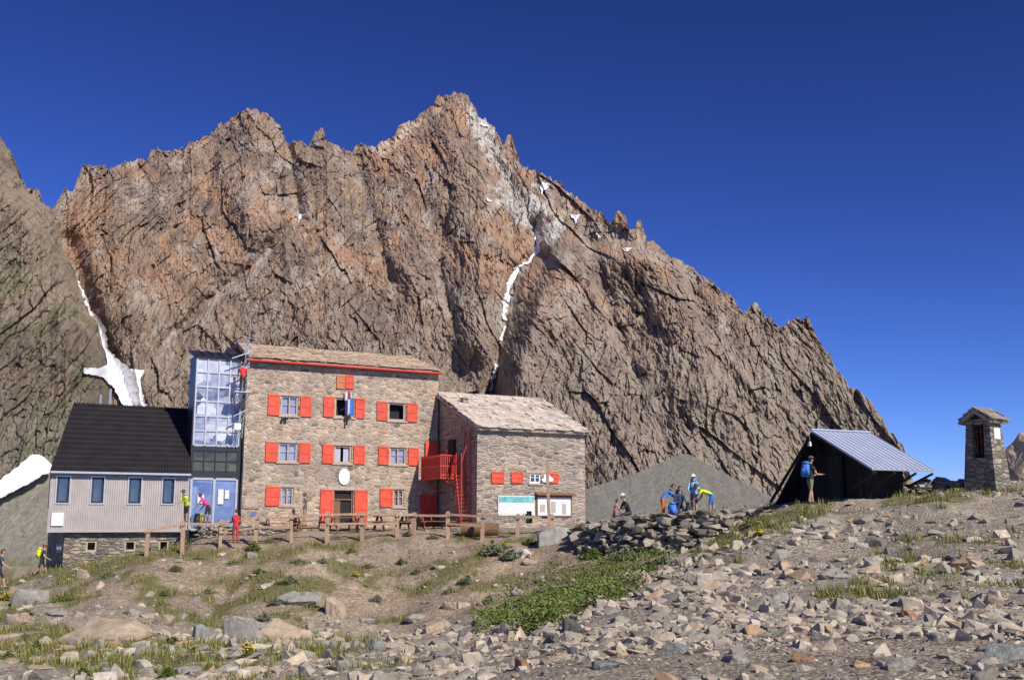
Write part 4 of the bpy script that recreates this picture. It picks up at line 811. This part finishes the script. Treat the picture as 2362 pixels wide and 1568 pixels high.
def table(u_,Y_,rot):
    A,_=AE(u_,1200); x=A*Y_; E_=empty('picnic_table',Matrix.Translation((x,Y_,gz1(x,Y_)))@Matrix.Rotation(rot,4,'Z'),label='brown wooden picnic table with attached benches on the terrace',category='table',group='picnic tables on the terrace'); Mx=WM[E_.name]
    g=G(); 
    for i in range(5): g.box(-.95,.95,-.38+i*.155,-.24+i*.155,.72,.76)
    g.obj('table_top',M['twood'],E_,Mx)
    for s_ in (-1,1):
        g=G(); g.box(-.95,.95,s_*.72-.13,s_*.72-.005,.42,.46); g.box(-.95,.95,s_*.72+.005,s_*.72+.13,.42,.46); g.obj('bench',M['twood'],E_,Mx)
    for s_ in (-1,1):
        g=G(); g.beam((s_*.7,-.75,0),(s_*.7,-.2,.72),.05,.1); g.beam((s_*.7,.75,0),(s_*.7,.2,.72),.05,.1); g.beam((s_*.755,-.85,.37),(s_*.755,.85,.37),.05,.09); g.obj('leg',M['twood'],E_,Mx)
for a in [(650,55.5,.4),(715,56.5,.5),(800,55.8,.45),(845,57,.5),(905,57,.5),(960,58,.5),(1000,57,.4)]: table(*a)
p=pt(1065,1205,54.5); p2=pt(1150,1208,54.3); g=G(); z_=gz1(p.x,p.y)+.32; g.cyl((p.x,p.y,z_),(p2.x,p2.y,z_-.02),.34,.32,16); g.cyl((p.x-.01,p.y,z_),(p.x+.02,p.y,z_),.3,.3,16,1); g.obj('log',[M['twood'],M['twood']],None,smooth=False,label='thick dark tree trunk log lying on the terrace',category='log')
# ---------- shed
sf=pt(1775,1160,46.4); sa_=pt(1870,992,44.0); se=pt(2012,1081,40.7); rd=pt(2005,999,45.35)-sa_; rd.z=0
SE=empty('lean_to_shed',Matrix.Translation((sf+se)/2-Vector((0,0,1.2))),label='dark wooden A-frame shelter with zinc standing seam roof',category='shed')
gzs=lambda p:gz1(p.x,p.y)-.15
g=G(); g.slab([se,se+rd,sa_+rd,sa_],.05)
for i in range(13):
    o=rd*(i/12); g.beam(se+o+Vector((0,0,.01)),sa_+o+Vector((0,0,.01)),.03,.04)
g.beam(sa_+Vector((0,0,.04)),sa_+rd+Vector((0,0,.04)),.16,.05)
g.obj('roof',M['mroof'],SE)
lf=sf.copy(); lf.z=gzs(sf)
i2=rd.normalized()*.06
g=G(); g.slab([lf+i2,sa_+i2-Vector((0,0,.06)),sa_+rd-Vector((0,0,.06)),lf+rd],.05); g.obj('side_roof',M['dclad'],SE)
ins=rd.normalized()*.9; w=sa_.lerp(se,.6)-Vector((0,0,.1)); wg=w.copy(); wg.z=gzs(w); 
g=G(); A1=[lf+ins,sa_+ins-Vector((0,0,.1)),w+ins,wg+ins]; g.poly(A1); g.poly([p+rd-ins*1.3 for p in A1]); g.poly([w+ins,w+rd-ins*.3,wg+rd-ins*.3,wg+ins])
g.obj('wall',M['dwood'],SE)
g=G()
dirn=(se-sa_); dirn.z=0
def gp(t):
    return sa_.lerp(se,t) if t>=0 else sa_.lerp(sf,-t)
for t in (-.75,-.45,-.1,.3,.62):
    p=gp(t)-Vector((0,0,.12)); b=p.copy(); b.z=gzs(p); g.beam(b+ins*.6,p+ins*.6,.07,.07)
g.beam(sf+Vector((0,0,.05))+i2,sa_-Vector((0,0,.12))+i2,.08,.1); g.beam(sa_-Vector((0,0,.12))+i2,se-Vector((0,0,.12))+i2,.08,.1)
for k_ in (.05,.35,.7,.98):
    p=se+rd*k_-Vector((0,0,.12)); b=w+rd*k_; b.z=gzs(b)+.5; g.beam(b,p,.07,.07)
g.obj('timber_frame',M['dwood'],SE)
g=G(); d_=dirn.normalized()
o_=gp(.02)+ins*.95; z_=gzs(o_); q0=Vector((o_.x,o_.y,z_+.1))-ins.normalized()*.12
g.poly([q0,q0+d_*.9,q0+d_*.9+Vector((0,0,1.9)),q0+Vector((0,0,1.9))]); g.obj('door',M['dark'],SE)  # flat panel painted dark as the shaded door opening
g=G(); bc=pt(1868,1024,43.8); g.cyl(bc+Vector((0,0,-.08)),bc+Vector((0,0,.1)),.1,.05,12); g.cyl(bc+Vector((0,0,.1)),bc+Vector((0,0,.35)),.01); g.obj('bell',M['steel'],SE)
# ---------- shrine pillar
bp=pt(2278,1122,42); bp.z=min(bp.z,gz1(bp.x,bp.y))-.1
n1=Vector((-.80,-.60,0)); n2=Vector((.60,-.80,0))
TM=Matrix(((n2.x,-n1.x,0,bp.x),(n2.y,-n1.y,0,bp.y),(0,0,1,bp.z),(0,0,0,1)))
PE=empty('shrine_pillar',TM,label='stone votive pillar with slab roof, niche and plaque',category='shrine')
ht=pt(2275,968,42).z-bp.z
g=G()
def ring_(z,wx,wy): return [(-wx,-wy,z),(wx,-wy,z),(wx,wy,z),(-wx,wy,z)]
a=ring_(0,.66,.56); b=ring_(ht,.47,.40)
def fr(z): t=z/ht; return .66+(.47-.66)*t,.56+(.40-.56)*t
for i in (1,2,3): j=(i+1)%4; g.poly([a[i],a[j],b[j],b[i]])
g.poly(b)
z1,z2=ht*.46,ht*.92; xh=.24
w1,d1=fr(z1); w2,d2=fr(z2)
P=lambda x,z:(x,-fr(z)[1],z)
w0,_=fr(0); wt,_=fr(ht)
g.poly([P(-w0,0),P(w0,0),P(w1,z1),P(-w1,z1)]); g.poly([P(-w1,z1),P(-xh,z1),P(-xh,z2),P(-w2,z2)]); g.poly([P(xh,z1),P(w1,z1),P(w2,z2),P(xh,z2)]); g.poly([P(-w2,z2),P(w2,z2),P(wt,ht),P(-wt,ht)])
g.poly([P(-xh,z1),(-xh,0,z1),(-xh,0,z2),P(-xh,z2)]); g.poly([P(xh,z1),P(xh,z2),(xh,0,z2),(xh,0,z1)]); g.poly([P(-xh,z1),P(xh,z1),(xh,0,z1),(-xh,0,z1)])
g.obj('pillar',M['found'],PE,TM)
g=G(); g.poly([(-xh,.0,z1),(xh,.0,z1),(xh,.0,z2),(-xh,.0,z2)]); g.obj('niche',M['dark'],PE,TM)  # back of the recess, its shade painted in as near-black
g=G(); ap=ht+.48
for sg_ in (1,-1):
    slabroof(g,(.76*sg_,-.72*sg_,ht-.02),(.76*sg_,.6*sg_,ht-.02),(0,.6*sg_,ap),(0,-.72*sg_,ap),3,3,.05,.3,.03)
g.obj('roof',M['slab3'],PE,TM)
g=G(); g.poly([(-.47,-.40,ht+.002),(.47,-.40,ht+.002),(0,-.40,ap-.1)]); g.poly([(-.47,.40,ht+.002),(0,.40,ap-.1),(.47,.40,ht+.002)]); g.obj('gable',M['dwood'],PE,TM)
M['rust']=simple('rusty_iron',(.22,.05,.03),.7,.3,8,0)
g=G()
for x_ in (-.16,0,.16): g.beam((x_,-.22,z1+.02),(x_,-.22,z2-.02),.03,.03)
for k_ in range(3): zz=z1+.25+(z2-z1-.5)*k_/2; g.beam((-.23,-.22,zz),(.23,-.22,zz),.015,.02)
g.obj('grille',M['rust'],PE,TM)
g=G(); zz=ht*.80; xw=fr(zz)[0]+.02; g.box(xw-.02,xw+.02,-.22,.22,zz-.22,zz+.2); g.obj('plaque',M['white'],PE,TM)
# ---------- people
SKIN=simple('skin',(.48,.28,.19),.6,.1,9,0); HAIR=simple('hair',(.06,.04,.03),.7,.2,20,.01); SHOE=simple('boots',(.06,.05,.045),.7,.2,9,0)
def person(x,y,z,face,pose,top,bot,label,sleeves='short',shorts=True,hat=None,pack=None,H=1.75,lean=None):
    P=dict(stand=dict(l=2,th=(4,-4),kn=(2,4),ar=(6,-4),el=(18,12)),walk=dict(l=8,th=(26,-16),kn=(14,22),ar=(-15,22),el=(25,40)),
      bend=dict(l=68,th=(14,-2),kn=(14,8),ar=(30,12),el=(22,30)),sit=dict(l=14,th=(82,78),kn=(82,74),ar=(30,22),el=(55,65)),
      crouch=dict(l=38,th=(100,84),kn=(125,112),ar=(50,40),el=(30,40)),lean=dict(l=30,th=(14,0),kn=(10,4),ar=(48,30),el=(30,46)),hold=dict(l=6,th=(16,-8),kn=(12,6),ar=(14,20),el=(75,70)))[pose]
    rd_=math.radians; ln=rd_(P['l'] if lean is None else lean); sd=Vector((0,math.sin(ln),math.cos(ln))); pv=Vector((0,0,.93))
    pts=[];rad=[];ed=[];seg=[]
    def ap_(p,r): pts.append(Vector(p)); rad.append(r); return len(pts)-1
    i0=ap_(pv,(.15,.115)); i1=ap_(pv+sd*.2,(.135,.10)); i2=ap_(pv+sd*.4,(.165,.115)); i3=ap_(pv+sd*.51,(.075,.07)); hl=ln*.55
    hd=Vector((0,math.sin(hl),math.cos(hl))); i4=ap_(pts[i3]+hd*.09,(.052,.055)); i5=ap_(pts[i4]+hd*.06,(.06,.07))
    for a,b,m in ((i0,i1,1),(i1,i2,1),(i2,i3,1),(i3,i4,0),(i4,i5,0)): ed.append((a,b)); seg.append((a,b,m))
    hands=[];feet=[]
    for s_,k in ((-1,0),(1,1)):
        a=rd_(P['ar'][k]); e=a+rd_(P['el'][k]); sh=ap_(pts[i2]+sd*.05+Vector((s_*.17,0,0)),(.065,.06)); 
        el=ap_(pts[sh]+Vector((s_*.06,math.sin(a)*.29,-math.cos(a)*.29)),(.043,.043)); wr=ap_(pts[el]+Vector((-s_*.03,math.sin(e)*.25,-math.cos(e)*.25)),(.028,.024)); 
        hn=ap_(pts[wr]+Vector((-s_*.005,math.sin(e)*.08,-math.cos(e)*.08)),(.036,.018)); ed+= [(i2,sh),(sh,el),(el,wr),(wr,hn)]; mid=ap_((pts[sh]+pts[el])/2,(.055,.052))
        ed.remove((sh,el)); ed+=[(sh,mid),(mid,el)]
        seg+=[(i2,sh,1),(sh,mid,1),(mid,el,1 if sleeves=='long' else 0),(el,wr,1 if sleeves=='long' else 0),(wr,hn,0)]; hands.append((wr,hn,s_))
        t=rd_(P['th'][k]); q_=t-rd_(P['kn'][k]); hp=ap_(pv+Vector((s_*.09,0,-.06)),(.095,.095)); kn=ap_(pts[hp]+Vector((s_*.01,math.sin(t)*.41,-math.cos(t)*.41)),(.06,.06)); sh_=ap_(pts[kn]+Vector((0,math.sin(q_)*.16,-math.cos(q_)*.16)),(.058,.06))
        an=ap_(pts[kn]+Vector((0,math.sin(q_)*.4,-math.cos(q_)*.4)),(.04,.042)); to=ap_(pts[an]+Vector((s_*.02,.17,-.045)),(.042,.03)); hlx=ap_(pts[an]+Vector((0,-.03,-.04)),(.045,.035))
        ed+=[(i0,hp),(hp,kn),(kn,sh_),(sh_,an),(an,to),(an,hlx)]; seg+=[(i0,hp,2),(hp,kn,2),(kn,sh_,0 if shorts else 2),(sh_,an,0 if shorts else 2),(an,to,3),(an,hlx,3)]; feet.append(pts[to].z-.03)
    me=bpy.data.meshes.new('b'); me.from_pydata([p[:] for p in pts],ed,[]); o=bpy.data.objects.new('b',me); SC.collection.objects.link(o); md=o.modifiers.new('s','SKIN'); md.use_smooth_shade=True
    for i,r_ in enumerate(rad): me.skin_vertices[0].data[i].radius=r_; me.skin_vertices[0].data[i].use_root=(i==0)
    o.modifiers.new('ss','SUBSURF').levels=1
    dg=bpy.context.evaluated_depsgraph_get(); m2=bpy.data.meshes.new_from_object(o.evaluated_get(dg)); bpy.data.objects.remove(o)
    g=G(); vs=[v.co.copy() for v in m2.vertices]; g.v=[v[:] for v in vs]
    for f in m2.polygons:
        c=f.center; best=9;bm_=0
        for a,b,m in seg:
            ab=pts[b]-pts[a]; t=max(0,min(1,(c-pts[a]).dot(ab)/ab.length_squared)); d_=(c-pts[a]-ab*t).length/((rad[a][0]*(1-t)+rad[b][0]*t))
            if d_<best: best=d_; bm_=m
        g.f.append(tuple(f.vertices)); g.m.append(bm_)
    bpy.data.meshes.remove(m2)
    hc=pts[i5]+hd*.09+Vector((0,.015,0)); n0=len(g.v); g.ball((0,0,0),(.078,.098,.118),0,16,12)
    Rh=Matrix.Rotation(-hl,3,'X')
    for i in range(n0,len(g.v)):
        p=Vector(g.v[i]); 
        if p.z<0: p.x*=1+p.z*2.0; p.y=p.y*(1+p.z*1.0)+(.01)
        g.v[i]=(hc+Rh@p)[:]
    fp_=lambda a:(hc+Rh@Vector(a))
    g.cyl(fp_((0,.09,.015)),fp_((0,.122,-.03)),.008,.018,6,0)
    for s_ in (-1,1): g.ball(fp_((s_*.08,-.005,-.01)),(.014,.02,.032),0,6,5); g.ball(fp_((s_*.03,.09,.012)),(.013,.008,.008),4,6,4)
    g.beam(fp_((-.025,.092,-.058)),fp_((.025,.092,-.058)),.012,.01,5)
    for wr,hn,s_ in hands:
        d_=(pts[hn]-pts[wr]).normalized(); sx=Vector((1,0,0)); sx=(sx-d_*sx.dot(d_)).normalized(); nn2=d_.cross(sx)
        side=sx if pose in('bend','lean','crouch','hold') else nn2
        cr=d_.cross(side)*(-s_)
        for j in range(4):
            b=pts[hn]+d_*.015+side*(-.027+.018*j); l_=(.034,.038,.036,.028)[j]; c1=b+d_*l_; c2=c1+(d_*.85+cr*.5)*l_*.7; c3=c2+(d_*.5+cr*.8)*l_*.5
            g.cyl(b,c1,.009,.0085,6,0); g.cyl(c1,c2,.0085,.008,6,0); g.cyl(c2,c3,.008,.006,6,0)
        b=pts[wr]+d_*.03+side*.028*(1 if s_>0 else -1); c1=b+(side*(1 if s_>0 else -1)*.7+d_*.7)*.035; g.cyl(b,c1,.011,.0095,6,0); g.cyl(c1,c1+(d_+cr*.4)*.028,.0095,.007,6,0)
    lz=min(feet); k=H/1.75
    Mx=Matrix.Translation((x,y,z))@Matrix.Rotation(math.radians(face),4,'Z')@Matrix.Scale(k,4)@Matrix.Translation((0,0,-lz))
    ob=g.obj('person',[SKIN,cloth(top),cloth(bot),SHOE,HAIR,cloth((.3,.1,.08))],None,Mx,True,label=label,category='person')
    g=G(); g.ball((0,0,0),(.088,.108,.125),0,14,10)
    fs=[];ms=[]
    for f in g.f:
        c=sum((Vector(g.v[i]) for i in f),Vector())/len(f)
        if c.z>.045 or (c.y<-.02 and c.z>-.06): fs.append(f); ms.append(0)
    g.f=fs; g.m=ms; g.v=[(hc+Rh@Vector(p))[:] for p in g.v]; g.obj('hair',HAIR,ob,Mx,True)
    if hat:
        g=G(); g.ball((0,0,.055),(.1,.12,.09),0,14,8); g.ball((0,.02,.055),(.15,.18,.012),0,16,4); g.v=[(hc+Rh@Vector(p))[:] for p in g.v]; g.obj('hat',cloth(hat),ob,Mx,True)
    if pack:
        c=pts[i2]-sd*.1; bq=Matrix.Translation(c)@Matrix.Rotation(-ln,4,'X'); backpack(Mx@bq@Matrix.Translation((0,-.22,0)),pack,'hiking backpack worn on a person\'s back')
    return ob
def backpack(Mx,c,label):
    bm=bmesh.new()
    for (sx,sy,sz_,ox,oy,oz) in ((.3,.2,.48,0,0,0),(.27,.19,.12,0,-.01,.29),(.08,.12,.24,.18,0,-.08),(.08,.12,.24,-.18,0,-.08),(.2,.07,.26,0,-.12,-.05)):
        r=bmesh.ops.create_cube(bm,size=1); bmesh.ops.transform(bm,matrix=Matrix.Translation((ox,oy,oz))@Matrix.Diagonal((sx,sy,sz_,1)),verts=r['verts'])
    bmesh.ops.bevel(bm,geom=bm.edges[:],offset=.03,segments=3,affect='EDGES')
    me=bpy.data.meshes.new('backpack'); bm.to_mesh(me); bm.free(); me.materials.append(cloth(c)); me.polygons.foreach_set('use_smooth',[True]*len(me.polygons)); o=bpy.data.objects.new('backpack',me); link(o,None,Mx); tag(o,label=label,category='backpack')
    g=G()
    for s_ in (-1,1):
        pr=[(s_*.1,.09,.2),(s_*.11,.2,.22),(s_*.12,.32,.12),(s_*.12,.3,-.05),(s_*.12,.12,-.18)]
        for a,b in zip(pr[:-1],pr[1:]): g.beam(a,b,.05,.015)
    g.obj('strap',cloth((.03,.03,.035)),o,Mx)
def pp(u_,Y_,dz=0): A,_=AE(u_,1190); return A*Y_,Y_,gz1(A*Y_,Y_)+dz
YEL=(.62,.8,.04); BLK=(.03,.03,.035); BLU=(.06,.2,.6)
x,y,z=pp(430,53.2); person(x,y,pt(430,1205,53.2).z,160,'lean',YEL,BLK,'person in a yellow shirt leaning over a pack',H=1.6,hat=(.12,.1,.08))
x,y,z=pp(480,54.5); person(x,y,pt(480,1207,54.5).z,75,'bend',(.75,.05,.26),BLK,'person in a pink top bending forward',H=1.65,lean=50)
x,y,z=pp(545,51.2); person(x,y,pt(545,1253,51.2).z,10,'lean',(.5,.03,.04),(.45,.05,.06),'person in red clothes leaning on the fence',lean=12,H=1.55,shorts=False)
x,y,z=pp(703,58.5); person(x,y,z,90,'stand',(.10,.09,.09),(.3,.22,.16),'grey-haired person in a dark shirt and beige shorts standing')
q_=HM@Vector((mx-.05,-.72,zpl)); person(q_.x,q_.y,q_.z,20,'lean',(.65,.04,.03),BLK,'person in a red jacket standing on a mast platform',sleeves='long',shorts=False,lean=18,H=1.6)
x,y,z=pp(104,52.5); person(x,y,pt(104,1327,53).z,-80,'walk',BLK,BLK,'hiker in black with a bright yellow backpack walking',pack=(.65,.75,.03),hat=(.35,.12,.05),H=1.5)
x,y,z=pp(8,48); person(x,y,pt(8,1358,48).z,-70,'walk',(.06,.07,.14),BLK,'hiker in dark clothes with a blue grey backpack',pack=(.25,.35,.5),H=1.7)
x,y,z=pp(1418,50); person(x,y,pt(1418,1216,50).z,-60,'sit',(.45,.28,.22),(.12,.12,.14),'person in a pale top sitting near the stone wall',shorts=False,H=1.55)
x,y,z=pp(1452,49); person(x,y,pt(1452,1212,49).z,110,'sit',BLK,(.05,.05,.06),'person in black with a white cap sitting on the wall',hat=(.75,.75,.75),sleeves='long',shorts=False,lean=28)
x,y,z=pp(1528,48.5); person(x,y,pt(1526,1196,48.5).z,-80,'lean',(.07,.24,.7),(.8,.16,.02),'person in a blue jacket and orange trousers leaning forward',sleeves='long',shorts=False,lean=52,H=1.7)
x,y,z=pp(1568,48); person(x,y,pt(1568,1198,48).z,180,'sit',(.05,.08,.18),BLK,'person in dark clothes sitting with a backpack',pack=(.06,.09,.2),sleeves='long',shorts=False)
x,y,z=pp(1602,48.5); person(x,y,pt(1602,1188,48.5).z,165,'lean',(.25,.55,.8),(.2,.2,.22),'person in a light blue shirt and white sun hat standing',hat=(.85,.85,.85),pack=(.14,.36,.6),H=1.75,lean=16,sleeves='long')
x,y,z=pp(1644,48); person(x,y,pt(1648,1190,48).z,75,'bend',(.65,.95,.06),BLU,'person in a yellow-green shirt bending down',lean=72,H=1.8)
x,y,z=pp(1872,42.8); person(x,y,min(z,pt(1872,1160,42.8).z)+.0,-70,'hold',BLK,(.25,.2,.13),'hiker in a black top and khaki shorts with blue backpack',hat=(.1,.08,.07),pack=BLU,H=1.8)
for u_,Y_,c_ in ((455,53,(.04,.04,.04)),(463,53.2,(.4,.45,.05)),(1552,47.5,BLU),(1588,47.6,BLK),(1220,53.6,(.02,.03,.03))):
    x,y,z=pp(u_,Y_); zz=pt(u_,1200 if u_<1000 else (1176 if u_>1400 else 1195),Y_).z; backpack(Matrix.Translation((x,y,zz))@Matrix.Rotation(u_,4,'Z'),c_,'loose hiking backpack set down by the terrace')
# ---------- light, sky, camera
SEL=math.radians(38); SAZ=math.radians(139)
sd=Vector((math.sin(SAZ)*math.cos(SEL),math.cos(SAZ)*math.cos(SEL),math.sin(SEL)))
sl=bpy.data.lights.new('sun','SUN'); sl.energy=5.0; sl.angle=math.radians(.5); sl.color=(1,.93,.82); so=bpy.data.objects.new('sun',sl); SC.collection.objects.link(so); so.rotation_euler=sd.to_track_quat('Z','Y').to_euler()
w=bpy.data.worlds.new('World'); SC.world=w; w.use_nodes=True; nt=w.node_tree; bg=nt.nodes['Background']
sk=nt.nodes.new('ShaderNodeTexSky'); sk.sky_type='NISHITA'; sk.sun_disc=False; sk.sun_elevation=SEL; sk.sun_rotation=SAZ; sk.altitude=2600; sk.air_density=1.0; sk.dust_density=.2; sk.ozone_density=3.5
c1=nt.nodes.new('ShaderNodeMix'); c1.data_type='RGBA'; c1.blend_type='MULTIPLY'; c1.inputs[0].default_value=1; c1.inputs[7].default_value=(.5,.8,1.75,1); L(nt,sk.outputs[0],c1.inputs[6])
gm=nt.nodes.new('ShaderNodeGamma'); gm.inputs[1].default_value=1.6; L(nt,c1.outputs[2],gm.inputs[0])
cm=nt.nodes.new('ShaderNodeMix'); cm.data_type='RGBA'; cm.blend_type='MULTIPLY'; cm.inputs[0].default_value=1; cm.inputs[7].default_value=(.85,.42,.19,1); L(nt,gm.outputs[0],cm.inputs[6]); L(nt,cm.outputs[2],bg.inputs[0]); bg.inputs[1].default_value=.09
cam=bpy.data.cameras.new('camera'); cam.lens=38; cam.sensor_width=36; cam.clip_end=20000; co=bpy.data.objects.new('camera',cam); SC.collection.objects.link(co); co.rotation_euler=(math.pi/2+TH,0,0); SC.camera=co
SC.view_settings.view_transform='Standard'; SC.view_settings.look='None'
